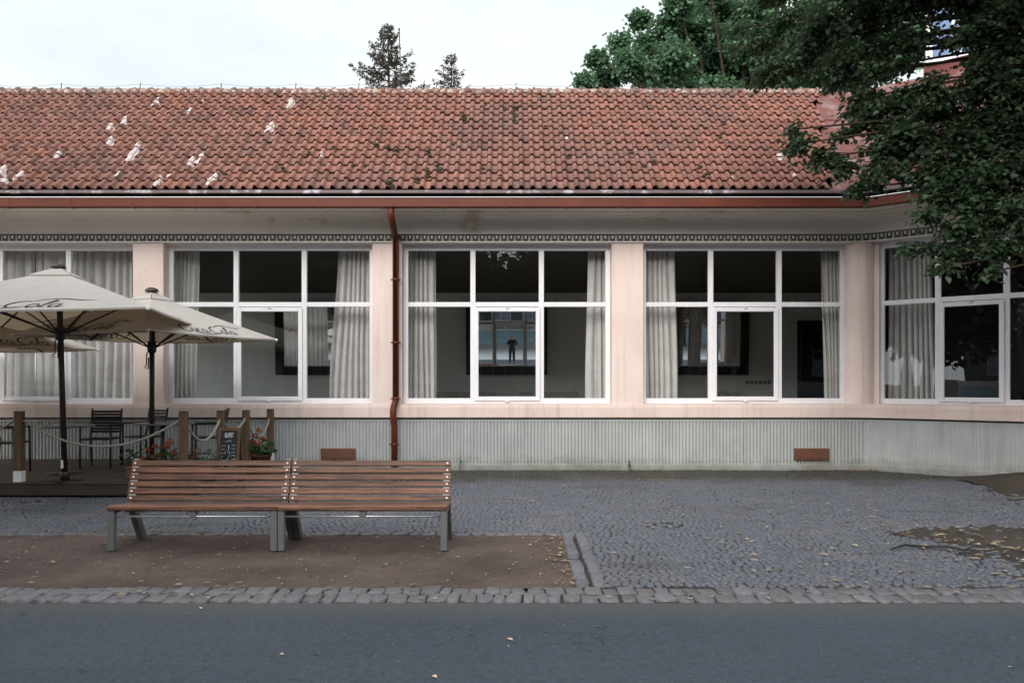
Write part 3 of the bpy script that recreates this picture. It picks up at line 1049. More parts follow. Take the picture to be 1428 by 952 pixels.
VB = 0.15
mb = MB()
mb.box((VB, .0, 7.62), (10, 6, 9.1), mat=VM); vpart('wall', mb, m_villa)
mb = MB(); mb.box((VB - .03, -.03, 4.0), (10.05, 6.0, 7.6), mat=VM); vpart('lower_wall', mb, m_villared)
mb = MB(); mb.box((VB - .25, -.3, 9.1), (10.2, 6.2, 9.28), mat=VM); mb.box((VB - .1, -.15, 8.95), (10.1, .01, 9.1), mat=VM); vpart('cornice', mb, m_villa)
mb = MB()
mb.poly([VM @ Vector(p) for p in ((VB - .3, -.35, 9.3), (10.2, -.35, 9.3), (8, 3, 11), (2.5, 3, 11))]); mb.poly([VM @ Vector(p) for p in ((VB - .3, -.35, 9.3), (2.5, 3, 11), (VB - .3, 6.3, 9.3))])
vpart('roof', mb, m_redmetal)
for u in (.22, 1.12, 2.02, 2.92, 3.82):
    fr = MB()
    for a_, b_, c_, d_ in ((u, u + .06, 7.68, 8.75), (u + .78, u + .84, 7.68, 8.75), (u + .06, u + .78, 7.68, 7.74), (u + .06, u + .78, 8.69, 8.75), (u + .39, u + .44, 7.74, 8.69)):
        fr.box((a_, -.05, c_), (b_, .02, d_), mat=VM)
    fr.box((u - .05, -.1, 7.62), (u + .9, .0, 7.675), mat=VM)
    fo = fr.build('window', m_white, villa)
    p = MB(); p.box((u + .05, -.02, 7.73), (u + .8, -.008, 8.7), mat=VM); p.build('pane', m_villaglass, fo)

# ------------------------------------------------------------------ ground
mb = MB()
mb.poly([(-400, -400, -.06), (400, -400, -.06), (400, 400, -.06), (-400, 400, -.06)])
tag(mb.build('ground', m_soil), kind='structure')
mb = MB()
mb.grid(lambda u, v: (-30 + 60 * u, -3.0 + 8.46 * v, -.012 - .03 * max(0, (.02 - v)) ), 4, 4)
tag(mb.build('road', m_asphalt), kind='structure')
mb = MB()
mb.poly([(-40, -40, -.03), (40, -40, -.03), (40, -3, -.03), (-40, -3, -.03)])
tag(mb.build('far_pavement', m_farpave), kind='structure')
# joint soil under the stones, gently uneven
mb = MB()
def gz(x, y): return -.016 + .006 * noise.noise((x * 1.3, y * 1.3, 0)) + .003 * noise.noise((x * 6, y * 6, 3))
mb.grid(lambda u, v: (-16 + 30 * u, 5.44 + 8.5 * v, gz(-16 + 30 * u, 5.44 + 8.5 * v)), 240, 80)
tag(mb.build('joint_sand', m_joint), kind='structure')


def inpoly(x, y, P):
    c = False
    for i in range(len(P)):
        x1, y1 = P[i]; x2, y2 = P[i - 1]
        if (y1 > y) != (y2 > y) and x < (x2 - x1) * (y - y1) / (y2 - y1) + x1: c = not c
    return c


PATCH_A = [(3.7, 8.0), (4.3, 8.35), (9, 8.6), (9, 5.9), (4.3, 5.92), (4.15, 6.8), (3.95, 7.5)]
PATCH_B = [(6.75, 13.9), (7.0, 12.4), (6.45, 10.1), (6.9, 9.3), (13, 8.8), (13, 14)]
DIRTX = .49


def stone(mb, cx, cy, ang, lx, ly, z, t, jit=.006, drop=.022, r=random):
    ca, sa = math.cos(ang), math.sin(ang)
    b = len(mb.v)
    tilt_x, tilt_y = r.gauss(0, .03), r.gauss(0, .03)
    base = []; mid = []; top = []
    for (u, v) in ((-1, -1), (1, -1), (1, 1), (-1, 1)):
        x = u * lx / 2 + r.uniform(-jit, jit); y = v * ly / 2 + r.uniform(-jit, jit)
        def P(k, zz):
            X, Y = x * k, y * k
            return (cx + X * ca - Y * sa, cy + X * sa + Y * ca, z + zz + tilt_x * X + tilt_y * Y)
        base.append(P(1.0, -drop)); mid.append(P(.96, -.006)); top.append(P(.80, .0))
    mb.v.extend(base + mid + top)
    for a in (0, 4):
        for k in range(4):
            k2 = (k + 1) % 4
            mb.face((b + a + k, b + a + k2, b + a + 4 + k2, b + a + 4 + k), 0, t, True)
    mb.face((b + 8, b + 9, b + 10, b + 11), 0, t, True)


mb = MB()
r = random.Random(11)
BW = .90     # width of one bow of the segmental pattern
st = .067
nb = int(24 / BW)
for q in range(nb):
    xc = -13.0 + (q + .5) * BW
    y = 4.8
    while y < 14.3:
        rad_ = BW / 1.35
        half = math.asin(BW / 2 / rad_)
        n = int(round(rad_ * 2 * half / st)) + r.choice((-1, 0, 0, 1))
        wts = [r.uniform(.75, 1.3) for _ in range(n)]; acc = 0; tot = sum(wts)
        for k in range(n):
            a = -half + 2 * half * (acc + wts[k] / 2) / tot; acc += wts[k]
            lx = rad_ * 2 * half * wts[k] / tot
            x = xc + rad_ * math.sin(a) + r.gauss(0, .004)
            yy = y + rad_ * math.cos(a) - rad_ * .86 + r.gauss(0, .004) + .03 * noise.noise((x * .8, y * .8, 9))
            if yy > 13.78 or yy < 5.90: continue
            if x < .70 and yy < 7.97: continue
            if x > 6.2 and yy > 13.8 - (x - 6.1) * .839 - .05: continue
            wob = .35 * noise.noise((x * 1.7, yy * 1.7, 1)) + .2 * noise.noise((x * 4.5, yy * 4.5, 1)) + r.gauss(0, .09)
            if inpoly(x + wob, yy + wob * .7, PATCH_A) and r.random() < .95: continue
            if inpoly(x + wob, yy + wob * .7, PATCH_B) and r.random() < .97: continue
            if noise.noise((x * .9 + 5, yy * .9, 4)) > .52 and r.random() < .6: continue
            z = .003 * noise.noise((x * 2, yy * 2, 2)) + r.gauss(0, .0018) + .007 * noise.noise((x * .5, yy * .5, 7))
            g = r.gauss(1, .10); w = r.uniform(-.035, .035)
            stone(mb, x, yy, -a + r.gauss(0, .05), lx * r.uniform(.78, .93), st * r.uniform(.76, .92), z, (g * (1 + w), g, g * (1 - w)), r=r)
        y += st
tag(mb.build('cobbled_pavement', m_cobble, tint=True), kind='structure')

mb = MB()
for row, (yc, dep) in enumerate(((5.755, .185), (5.56, .19))):
    x = -12.0
    while x < 12:
        L = r.uniform(.08, .155)
        g = r.gauss(1, .11); w = r.uniform(-.03, .03)
        stone(mb, x + L / 2, yc + r.gauss(0, .008), r.gauss(0, .03), L * .93, dep * r.uniform(.80, .95), .003 + r.gauss(0, .0045), (g * (1 + w), g, g * (1 - w)), .012, .03, r)
        x += L
x = -12.0      # single row along the back of the bench strip
while x < .72:
    L = r.uniform(.12, .2); g = r.gauss(.95, .1)
    stone(mb, x + L / 2, 7.91 + r.gauss(0, .006), r.gauss(0, .03), L * .93, .10, .006 + r.gauss(0, .003), (g, g, g * 1.02), .01, .03, r)
    x += L
for cx_, dep in ((.535, .105), (.665, .105)):   # two rows across the end of the strip
    y = 5.87
    while y < 7.85:
        L = r.uniform(.13, .26); g = r.gauss(1.02, .1)
        stone(mb, cx_ + .02 * (y - 6.8) / 2 + r.gauss(0, .003), y + L / 2, r.gauss(0, .02), dep * .93, L * .94, .008 + r.gauss(0, .003), (g * .96, g, g * 1.06), .006, .03, r)
        y += L
tag(mb.build('kerb_stones', m_kerb, tint=True), kind='structure')

mb = MB()
def dz(x, y): return -.004 + .010 * noise.noise((x * .9, y * 1.2, 5)) + .004 * noise.noise((x * 5, y * 5, 5)) + .002 * noise.noise((x * 17, y * 17, 5))
def dirt_pt(u, v):
    x, y = -13 + 13.57 * u, 5.78 + 2.19 * v
    e = max(0, 1 - min(y - 5.78, 7.97 - y, .57 - x) / .13)
    return (x, y, dz(x, y) + e * (.024 * noise.noise((x * 3.1, y * 3.1, 2)) + .012 * noise.noise((x * 11, y * 11, 2)) - .004))
mb.grid(dirt_pt, 420, 64)
tag(mb.build('dirt_strip', m_dirt), kind='structure')
mb = MB()
for P, N in ((PATCH_A, 70), (PATCH_B, 71)):
    xs_ = [p[0] for p in P]; ys_ = [p[1] for p in P]
    x0, x1, y0, y1 = min(xs_) - .3, max(xs_) + .1, min(ys_) - .3, min(max(ys_) + .3, 13.95)
    nx, ny = int((x1 - x0) / .07), int((y1 - y0) / .07)
    for i in range(nx):
        for j in range(ny):
            x, y = x0 + (i + .5) * .07, y0 + (j + .5) * .07
            wob = .35 * noise.noise((x * 1.7, y * 1.7, 1)) + .2 * noise.noise((x * 4.5, y * 4.5, 1))
            if not inpoly(x + wob, y + wob * .7, P) or y < 5.88: continue
            if x > 6.1 and y > 13.9 - (x - 6.1) * .839: continue
            q = [(x0 + (i + a) * .07, y0 + (j + c) * .07) for a, c in ((0, 0), (1, 0), (1, 1), (0, 1))]
            sm_ = lambda t: (lambda k: k * k * (3 - 2 * k))(max(0, min(1, t)))
            rise = lambda a, c: .165 * sm_(((a - 6.1) * CS - (c - 13.8) * SN - 1.25) / 1.5) * sm_(1.15 + ((a - 6.1) * SN + (c - 13.8) * CS) / 1.5) if N == 71 else 0
            mb.poly([(a, c, rise(a, c) - .011 + .014 * noise.noise((a * 1.5, c * 1.5, 6)) + .004 * noise.noise((a * 9, c * 9, 6))) for a, c in q], 0, smooth=True)
tag(mb.build('dirt_patch', m_soil), kind='structure')


# ------------------------------------------------------------------ leaves
def leaf_mesh(name, P, D, N, S, T, m_, parent=None, wide=.42, fold=.10, droop=-.08):
    """P positions, D leaf axes, N normals, S lengths, T tint (0..1)"""
    P, D, N, S, T = (np.asarray(a, dtype=np.float64) for a in (P, D, N, S, T))
    D /= np.linalg.norm(D, axis=1, keepdims=True) + 1e-9
    X = np.cross(D, N); X /= np.linalg.norm(X, axis=1, keepdims=True) + 1e-9
    N = np.cross(X, D)
    tmpl = np.array([(0, 0, 0), (-wide, .32, fold), (-wide * .72, .68, fold * .6), (0, 1, droop), (wide * .72, .68, fold * .6), (wide, .32, fold)])
    n = len(P)
    V = P[:, None, :] + S[:, None, None] * (tmpl[None, :, 0, None] * X[:, None, :] + tmpl[None, :, 1, None] * D[:, None, :] + tmpl[None, :, 2, None] * N[:, None, :])
    me = bpy.data.meshes.new(name)
    me.vertices.add(n * 6); me.vertices.foreach_set('co', V.reshape(-1).astype(np.float32))
    q = np.array([0, 3, 2, 1, 0, 5, 4, 3])
    idx = (np.arange(n)[:, None] * 6 + q[None]).reshape(-1).astype(np.int32)
    me.loops.add(n * 8); me.loops.foreach_set('vertex_index', idx)
    me.polygons.add(n * 2)
    me.polygons.foreach_set('loop_start', np.arange(n * 2, dtype=np.int32) * 4)
    me.polygons.foreach_set('loop_total', np.full(n * 2, 4, dtype=np.int32))
    me.update(calc_edges=True)
    c = np.repeat(T, 8)
    a = me.color_attributes.new('tint', 'FLOAT_COLOR', 'CORNER')
    a.data.foreach_set('color', np.stack([c, c, c, np.ones_like(c)], 1).ravel().astype(np.float32))
    me.materials.append(m_)
    o = bpy.data.objects.new(name, me); COL.objects.link(o)
    if parent is not None: o.parent = parent
    return o


def spray(center, rad_, n_twigs, per, droop=.25, rng_=rng, flat=.7):
    """leaves along twigs that leave a clump centre; returns P,D,N,T,twigs"""
    c = np.array(center); rad_ = np.array(rad_)
    P, D, N, T, tw = [], [], [], [], []
    for _ in range(n_twigs):
        d = rng_.normal(size=3); d[2] *= flat; d /= np.linalg.norm(d)
        st_ = c + rng_.normal(size=3) * rad_ * .22
        L = rng_.uniform(.5, 1.05)
        end = st_ + d * rad_ * L - np.array([0, 0, droop * rad_.mean() * L])
        tw.append((st_, end))
        side = np.cross(d, [0, 0, 1]); side /= np.linalg.norm(side) + 1e-6
        tt = rng_.uniform(0, 1)
        for k in range(per):
            f = (k + rng_.uniform(.2, 1)) / per
            p = st_ + (end - st_) * f + np.array([0, 0, .12 * rad_.mean() * math.sin(PI * f)]) + rng_.normal(size=3) * .035
            sg = 1 if k % 2 else -1
            ax = d * .6 + side * sg * rng_.uniform(.4, 1.0) + np.array([0, 0, -rng_.uniform(.1, .9)])
            nm = np.array([0, 0, 1.0]) + rng_.normal(size=3) * .45
            P.append(p); D.append(ax); N.append(nm)
            T.append(np.clip(tt * .5 + rng_.uniform(0, .5), 0, 1))
    return P, D, N, T, tw


# near tree, trunk outside the picture on the right
near = thing('linden_tree', 'dark broadleaf tree whose branches hang into the picture from the upper right', 'tree', (9.2, 7.6, 0))
CL = [  # photo place, distance, radii in photo px
    (1395, 30, 9.0, 60, 45), (1440, 90, 9.0, 60, 60), (1350, 5, 9.3, 60, 28), (1280, 5, 9.5, 60, 24), (1215, 20, 9.9, 55, 35), (1150, 35, 10.2, 50, 34),
    (1195, 75, 9.9, 55, 32), (1130, 85, 10.4, 45, 26), (1085, 95, 10.7, 38, 24), (1070, 110, 10.9, 26, 14), (1170, 110, 10.1, 40, 22), (1380, 110, 8.9, 45, 45),
    (1425, 170, 8.9, 60, 50), (1365, 175, 9.0, 55, 35), (1300, 155, 9.2, 50, 26), (1240, 150, 9.5, 42, 24), (1210, 135, 9.7, 36, 20), (1270, 190, 9.2, 46, 26), (1330, 215, 9.0, 55, 32),
    (1400, 240, 8.7, 60, 45), (1230, 205, 9.4, 30, 20), (1120, 200, 9.6, 26, 16), (1145, 220, 9.5, 30, 18), (1175, 235, 9.4, 30, 18), (1200, 262, 9.3, 30, 16), (1235, 240, 9.2, 36, 20), (1110, 180, 9.7, 14, 9),
    (1290, 245, 9.0, 40, 22), (1345, 275, 8.8, 48, 26), (1420, 300, 8.5, 50, 36), (1300, 298, 8.8, 32, 14), (1340, 320, 8.7, 42, 18), (1395, 345, 8.5, 40, 22), (1290, 345, 8.8, 26, 9), (1340, 352, 8.7, 32, 12), (1265, 345, 8.9, 13, 6), (1320, 372, 8.6, 16, 8), (1368, 98, 8.95, 22, 16), (1305, 112, 9.2, 28, 8), (1262, 92, 9.5, 20, 12), (1285, 128, 9.3, 20, 9), (1060, 60, 11.2, 40, 22), (1100, 30, 10.8, 44, 24), (1130, 60, 10.5, 40, 22), (1030, 40, 11.4, 22, 12), (1080, -5, 11, 40, 20), (1380, 380, 8.5, 20, 9),
    (1270, 60, 9.4, 24, 18), (1345, 130, 9.0, 26, 14), (1352, 45, 9.0, 20, 26), (1430, -20, 9, 70, 40), (1330, -50, 9, 90, 40), (1230, -40, 9.5, 80, 36), (1480, 200, 8.5, 60, 70), (1480, 320, 8.4, 50, 50), (1490, 30, 8.6, 60, 70),
    (1245, 55, 9.7, 26, 16), (1222, 95, 9.7, 32, 20), (1262, 132, 9.4, 26, 14), (1195, 150, 9.8, 30, 16), (1215, 172, 9.6, 34, 18), (1252, 180, 9.4, 34, 20), (1290, 205, 9.2, 40, 22), (1180, 185, 9.8, 22, 12), (1335, 250, 8.9, 50, 24), (1385, 200, 8.9, 50, 26), (1330, 185, 9.1, 44, 22), (1370, 290, 8.7, 44, 22), (1310, 270, 8.9, 36, 16), (1250, 215, 9.3, 36, 20), (1415, 130, 8.9, 46, 34), (1395, 75, 9.0, 40, 30), (1310, 128, 9.0, 20, 9), (1180, 0, 10.2, 50, 25), (1325, 60, 9.3, 7, 9), (1298, 45, 9.3, 9, 7),
]
P, D, N, T, TW_ = [], [], [], [], []
limbs = MB()
org = Vector((9.2, 7.6, 0))
limbs.tube([(0, 0, -.1), (0, 0, .6), (-.05, .05, 2.2), (-.1, .1, 4.0), (0, .1, 6.5), (.1, .2, 9.0)], [.34, .27, .24, .21, .15, .06], 12)
nodes = {}
for (px, py, Y, rx, ry) in CL:
    c = at(px, py, Y); k = Y / F
    ar = rx * ry
    nt = max(6, int(ar / 24)); per = 11
    rad_ = (rx * k, max(.22, (rx + ry) * .5 * k), ry * k)
    p_, d_, n_, t_, w_ = spray(tuple(c), rad_, nt, per)
    P += p_; D += d_; N += n_; T += t_
    # limb from the trunk
    z0 = min(8.0, max(2.4, c.z * .75))
    a = Vector((-.08, .08, z0)); e = c - org
    mid = a.lerp(e, .5) + Vector((random.uniform(-.15, .15), random.uniform(-.15, .15), .35 + random.uniform(0, .25)))
    q1 = a.lerp(mid, .5) + Vector((0, 0, .12)); q2 = mid.lerp(e, .5) + Vector((0, 0, .10))
    limbs.tube([a, q1, mid, q2, e], [.055, .042, .032, .021, .009], 6, caps=False)
    for s0, s1 in w_[:max(4, nt // 2)]:
        s0, s1 = Vector(s0) - org, Vector(s1) - org
        limbs.tube([s0, s0.lerp(s1, .5) + Vector((0, 0, .03)), s1], [.006, .004, .002], 3, caps=False)
# the rest of the crown, out of the picture above and to the right
for k in range(44):      # the part of the crown just above the picture, it shades the right end of the front
    y_ = random.uniform(5.0, 9.6); x_ = random.uniform(.36 * y_, 8.5); z_ = CAMH + (HZ + 75) * y_ / F + random.uniform(.5, 2.2)
    p_, d_, n_, t_, w_ = spray((x_, y_, z_), (.8, .8, .45), 40, 9)
    P += p_; D += d_; N += n_; T += t_
    e = Vector((x_, y_, z_)) - org
    limbs.tube([Vector((0, .1, min(8, z_ * .8))), Vector((0, .1, z_ * .9)).lerp(e, .5) + Vector((0, 0, .4)), e], [.06, .035, .01], 5, caps=False)
for _ in range(46):
    a = random.uniform(0, 2 * PI); rr_ = random.uniform(.8, 4.2)
    c = Vector((9.2 + rr_ * math.cos(a), 7.2 + rr_ * .9 * math.sin(a), random.uniform(4.2, 10.5)))
    pxx = CX + F * c.x / max(c.y, .5); pyy = HZ - F * (c.z - CAMH) / max(c.y, .5)
    if c.y > .5 and pxx < 1500 and pyy > -60: continue
    p_, d_, n_, t_, w_ = spray(tuple(c), (.85, .85, .6), 34, 9)
    P += p_; D += d_; N += n_; T += t_
    limbs.tube([Vector((0, 0, min(8.5, c.z * .75))), (Vector((0, 0, c.z * .8)) + (c - org)) / 2 + Vector((0, 0, .3)), c - org], [.06, .04, .01], 5, caps=False)
limbs.build('trunk', m_bark, near)
P = np.array(P) - np.array(org)
S = rng.uniform(.05, .088, len(P)) * np.where(rng.uniform(size=len(P)) < .15, 1.25, 1.0)
leaf_mesh('crown', P, D, N, S, T, m_leafnear, near, wide=.36)


# broadleaf tree behind the roof
def puff_tree(name, label, base, puffs, leaf, count, m_, trunk_r=.35, group=None):
    o = thing(name, label, 'tree', base, 0, group)
    base = Vector(base)
    P, D, N, S, T = [], [], [], [], []
    mb = MB()
    top = max(p[0].z for p in puffs) - base.z
    cx_ = sum(p[0].x for p in puffs) / len(puffs) - base.x; cy_ = sum(p[0].y for p in puffs) / len(puffs) - base.y
    mb.tube([(0, 0, -.1), (0, 0, top * .25), (cx_ * .3, cy_ * .3, top * .5), (cx_ * .6, cy_ * .6, top * .62)], [trunk_r * 1.3, trunk_r, trunk_r * .6, trunk_r * .12], 10)
    for c, r_ in puffs:
        n = int(count * r_ ** 2)
        d = rng.normal(size=(n, 3)); d /= np.linalg.norm(d, axis=1, keepdims=True)
        rr_ = r_ * (rng.uniform(.1, 1.0, n) ** .5)[:, None]
        lump = np.array([.82 + .75 * noise.noise((float(a[0]) * 2.3 + c.x, float(a[1]) * 2.3 + c.y, float(a[2]) * 2.3 + c.z)) for a in d])[:, None] * np.where(rng.uniform(size=(n, 1)) < .12, 1.22, 1.0)
        p = np.array(c - base) + d * rr_ * lump * np.array([1.1, 1.1, .85])
        P.append(p); D.append(d + rng.normal(size=(n, 3)) * .6 + np.array([0, 0, -.35])); N.append(d * .6 + np.array([0, 0, .8]) + rng.normal(size=(n, 3)) * .4)
        S.append(rng.uniform(.7, 1.3, n) * leaf); T.append(np.clip(rng.uniform(.1, .9, n) + random.uniform(-.12, .12), 0, 1))
        a = Vector((cx_ * .3, cy_ * .3, top * random.uniform(.3, .55))); e = c - base
        mb.tube([a, a.lerp(e, .5) + Vector((0, 0, .3)), e], [trunk_r * .3, trunk_r * .16, .03], 5, caps=False)
    mb.build('trunk', m_bark, o)
    leaf_mesh('crown', np.concatenate(P), np.concatenate(D), np.concatenate(N), np.concatenate(S), np.concatenate(T), m_, o, wide=.5)
    return o


PF = [(815, 113, 13), (832, 82, 14), (848, 108, 20), (866, 62, 17), (880, 90, 22), (893, 28, 15), (903, 62, 19), (912, 104, 25), (930, 34, 18), (946, 8, 20), (938, 82, 28), (968, 42, 32), (975, 104, 30),
      (985, 5, 26), (1010, 72, 36), (1020, 26, 32), (1040, 108, 30), (1055, 60, 36), (1062, 14, 24), (1090, 95, 34), (1100, 46, 32), (1130, 104, 34), (1135, 55, 34), (1140, 8, 26), (1170, 84, 34), (1200, 44, 36), (1190, 115, 28), (1235, 74, 38),
      (960, 140, 34), (1010, 145, 36), (1070, 150, 36), (1130, 150, 36), (900, 150, 30), (985, -45, 30), (1040, -55, 34), (1105, -50, 36), (1170, -35, 40), (1235, 0, 40), (1270, 60, 36), (1020, 210, 60), (1100, 210, 60)]
pf = []
for (px, py, r_) in PF:
    Y = 30 + random.uniform(-2.5, 2.5)
    pf.append((at(px, py, Y), r_ * 1.12 * Y / F))
puff_tree('broadleaf_tree', 'large green broadleaf tree rising behind the right part of the tiled roof', (8.7, 30, 0), pf, .135, 3000, m_leafback)


# conifers
def conifer(name, label, px_top, py_top, Y, half, zlow, seed, fl=3.6, per=80):
    r = np.random.default_rng(seed)
    top = at(px_top, py_top, Y); H = top.z
    o = thing(name, label, 'tree', (top.x, Y, 0), 0)
    mb = MB(); mb.tube([(0, 0, -.1), (0, 0, H * .5), (.05, 0, H * .85), (0, 0, H)], [.28, .17, .07, .015], 8)
    P, D, N, S, T = [], [], [], [], []
    z = H - .15
    while z > H * zlow:
        f = (H - z)
        n = 5 if f < 4.2 else 4
        L0 = min(half * (f / fl) ** .8 + .12, half * 1.5)
        a0 = r.uniform(0, 6.28)
        for k in range(n):
            a = a0 + 2 * PI * k / n + r.uniform(-.35, .35)
            L = L0 * r.uniform(.45, 1.15)
            d = np.array([math.cos(a), math.sin(a), 0])
            pts = []
            rise = r.uniform(-.15, .12)
            for q in range(7):
                g = q / 6
                pts.append(np.array([0, 0, z]) + d * L * g + np.array([0, 0, L * (rise * g - .28 * g * (1 - g) + .22 * g ** 3)]))
            mb.tube([tuple(p) for p in pts], [.03, .026, .022, .018, .014, .01, .006], 4, caps=False)
            m = int(L * per) + 8
            for _ in range(m):
                g = r.uniform(.12, 1.05) ** .8
                i = min(5, int(g * 6)); p = pts[i] + (pts[i + 1] - pts[i]) * (g * 6 - i)
                sd = np.cross(d, [0, 0, 1])
                off = sd * r.normal() * .10 * (1.15 - g * .6) + np.array([0, 0, -abs(r.normal()) * .11])
                P.append(p + off); D.append(d * .6 + sd * r.normal() * .8 + np.array([0, 0, r.normal() * .5 - .35])); N.append(np.array([0, 0, 1]) + r.normal(size=3) * .5)
                S.append(r.uniform(.10, .24)); T.append(np.clip(r.uniform(0, 1) * .7 + .3 * (r.uniform() > .7), 0, 1))
        z -= r.uniform(.26, .44)
    mb.build('trunk', m_barkpine, o)
    leaf_mesh('crown', P, D, N, S, T, m_needle, o, wide=.2, fold=.05)


conifer('conifer_tree', 'larger of the two conifers, dense and wide, behind the roof ridge', 541, 33, 45, 1.85, .60, 21, 3.4, 66)
conifer('conifer_tree', 'smaller thin conifer tip just above the roof ridge', 629, 74, 45, 1.0, .72, 23, 2.2, 34)


# ------------------------------------------------------------------ benches
def bench(cx_, label, seed):
    r = random.Random(seed)
    Y0 = 7.13
    o = thing('bench', label, 'bench', (cx_, Y0, 0), 0, 'wooden slatted benches standing side by side')
    w = .757
    for sx in (-1, 1):
        x = sx * (w - .03)
        m_ = MB(); m_.box((x - .029, -.03, 0), (x + .029, .03, .361), bevel=.004); m_.build('leg', m_greymetal, o)
        m_ = MB(); m_.bar((x, .585, 0), (x, .36, .37), .058, .085, up=(0, 1, 0), bevel=.004)
        m_.build('leg', m_greymetal, o)
        m_ = MB(); m_.bar((x, -.02, .345), (x, .40, .345), .05, .03); m_.bar((x, .355, .36), (x, .485, .775), .05, .045, up=(0, 1, 0))
        m_.build('side_frame', m_greymetal, o)
    s = MB()
    nsl = 4
    for k in range(nsl):
        y0 = -.045 + k * .098; g = r.gauss(1, .12); zz = .400 - k * .006
        s.box((-w, y0, zz - .036), (w, y0 + .088, zz), t=(g * 1.0, g * .98, g * .98), bevel=.005)
    s.build('seat', m_bench, o, tint=True)
    bk = MB(); bolts = []; strips = []
    a0, a1 = Vector((0, .345, .392)), Vector((0, .46, .772))
    dirv = (a1 - a0).normalized(); nrm = Vector((0, -dirv.z, dirv.y))
    pitch_ = (a1 - a0).length / 6
    for k in range(6):
        c0 = a0 + dirv * (pitch_ * k); c1 = c0 + dirv * .052
        g = r.gauss(1, .14); gg = (g * 1.02, g, g * .98)
        if seed == 2 and k == 1: gg = (1.35, 1.22, 1.15)
        wl = w + r.uniform(-.004, .004)
        mid = (c0 + c1) / 2
        M_ = Matrix(((1, 0, 0, 0), (0, nrm.y, dirv.y, mid.y), (0, nrm.z, dirv.z, mid.z), (0, 0, 0, 1)))
        bk.box((-wl, -.015, -.0255), (wl, .017, .0255), t=gg, bevel=.004, mat=M_)
        for sx in (-1, 1):
            p = mid + nrm * .0155 + Vector((sx * (w - .035), 0, 0))
            bolts.append((p, nrm.copy()))
            if k > 0 and r.random() < .85:
                q = mid - dirv * .031 + Vector((sx * (w - .04), 0, 0))
                strips.append(q)
    bko = bk.build('backrest', m_bench, o, tint=True)
    for p, nn_ in bolts:
        b1 = MB(); b1.tube([p - nn_ * .002, p + nn_ * .006], .0095, 10); b1.build('bolt', m_whitebolt, bko)
    for q in strips:
        b1 = MB(); b1.box((q.x - .03, q.y - .012, q.z - .004), (q.x + .03, q.y + .012, q.z + .002)); b1.build('spacer', m_whitebolt, bko)
    rl = MB(); rl.tube([(-w + .05, -.005, .305), (w - .05, -.005, .305)], .0095, 10); rl.build('rail', m_steel, o)
    br = MB(); br.box((-.03, -.02, .305), (.03, .03, .364)); br.bar((-w + .06, .18, .34), (w - .06, .18, .34), .04, .03); br.build('brace', m_greymetal, o)
    return o


bench(-2.854, 'left wooden slatted bench on grey legs, nearer the terrace', 1)
bench(-1.335, 'right wooden slatted bench on grey legs, in front of the downpipe', 2)

# ------------------------------------------------------------------ terrace
mb = MB()
y = 10.47
rd = random.Random(5)
while y < 13.7:
    g = rd.gauss(1, .07)
    mb.box((-13, y, .165), (-4.2, min(13.74, y + .138), .195), t=(g, g, g), bevel=.004)
    y += .145
deck = thing('deck', 'low wooden terrace deck under the parasols', 'deck', (-8.5, 12, 0))
o = mb.build('boards', m_deck, deck, tint=True); o.location = (8.5, -12, 0)
mb = MB()
mb.box((-13, 10.455, .025), (-4.21, 10.49, .158), t=(.8, .8, .8), bevel=.005); mb.box((-4.24, 10.49, .025), (-4.205, 13.74, .158), t=(.8, .8, .8), bevel=.005)
o = mb.build('fascia', m_deck, deck, tint=True); o.location = (8.5, -12, 0)

POSTS = [(27, 10.56, 573, 'brown rope post with a white painted foot at the left picture edge', True), (256, 10.6, 573, 'brown rope post at the front corner of the deck, left of the chalkboard', False),
         (308, 11.7, 572, 'brown rope post directly behind the chalkboard', False), (343, 12.6, 571.5, 'brown rope post just right of the chalkboard', False), (377, 13.45, 570, 'reddish brown rope post with a white foot nearest the ribbed wall', True)]
for px, Y, py, lab, wf in POSTS:
    p = at(px, py, Y)
    o = thing('rope_post', lab, 'post', (p.x, Y, .195), 0, 'rope posts around the deck')
    h = p.z - .195
    mb = MB()
    mb.box((-.049, -.049, 0), (.049, .049, h - .015), bevel=.006); mb.box((-.052, -.052, h - .015), (.052, .052, h), bevel=.006)
    ob = mb.build('shaft', m_post, o, tint=True)
    if wf:
        mb = MB(); mb.box((-.0515, -.0515, .0), (.0515, .0515, .145)); mb.build('white_foot', m_whitetape, o)
    mb = MB()
    mb.tube([(-.053, 0, h - .1), (.053, 0, h - .1)], .022, 8); mb.build('rope_hole', m_blackmetal, o)


def sag(a, b_, d, n=18):
    a, b_ = Vector(a), Vector(b_)
    return [a.lerp(b_, k / n) - Vector((0, 0, d * 4 * (k / n) * (1 - k / n))) for k in range(n + 1)]


anch = []
for px, Y, py, _, _ in POSTS:
    p = at(px, py + 9, Y); anch.append(Vector((p.x, Y - .0, p.z)))
pts = sag(Vector((-8.9, 10.55, 1.05)), anch[0] + Vector((-.02, -.0, 0)), .42) + sag(anch[0], anch[1], .385)[1:] + sag(anch[1], anch[2], .33)[1:] + sag(anch[2], anch[3], .2)[1:] + sag(anch[3], anch[4], .36)[1:]
mb = MB()
n_ = len(pts)
dense = []
for a, c in zip(pts, pts[1:]):
    for q in range(6): dense.append(a.lerp(c, q / 6))
rads = [.0165 + .0022 * math.sin(i * 1.9) for i in range(len(dense))]
mb.tube(dense, rads, 8)
tag(mb.build('rope', m_rope), 'thick grey rope hanging in sags between the brown posts', 'rope')


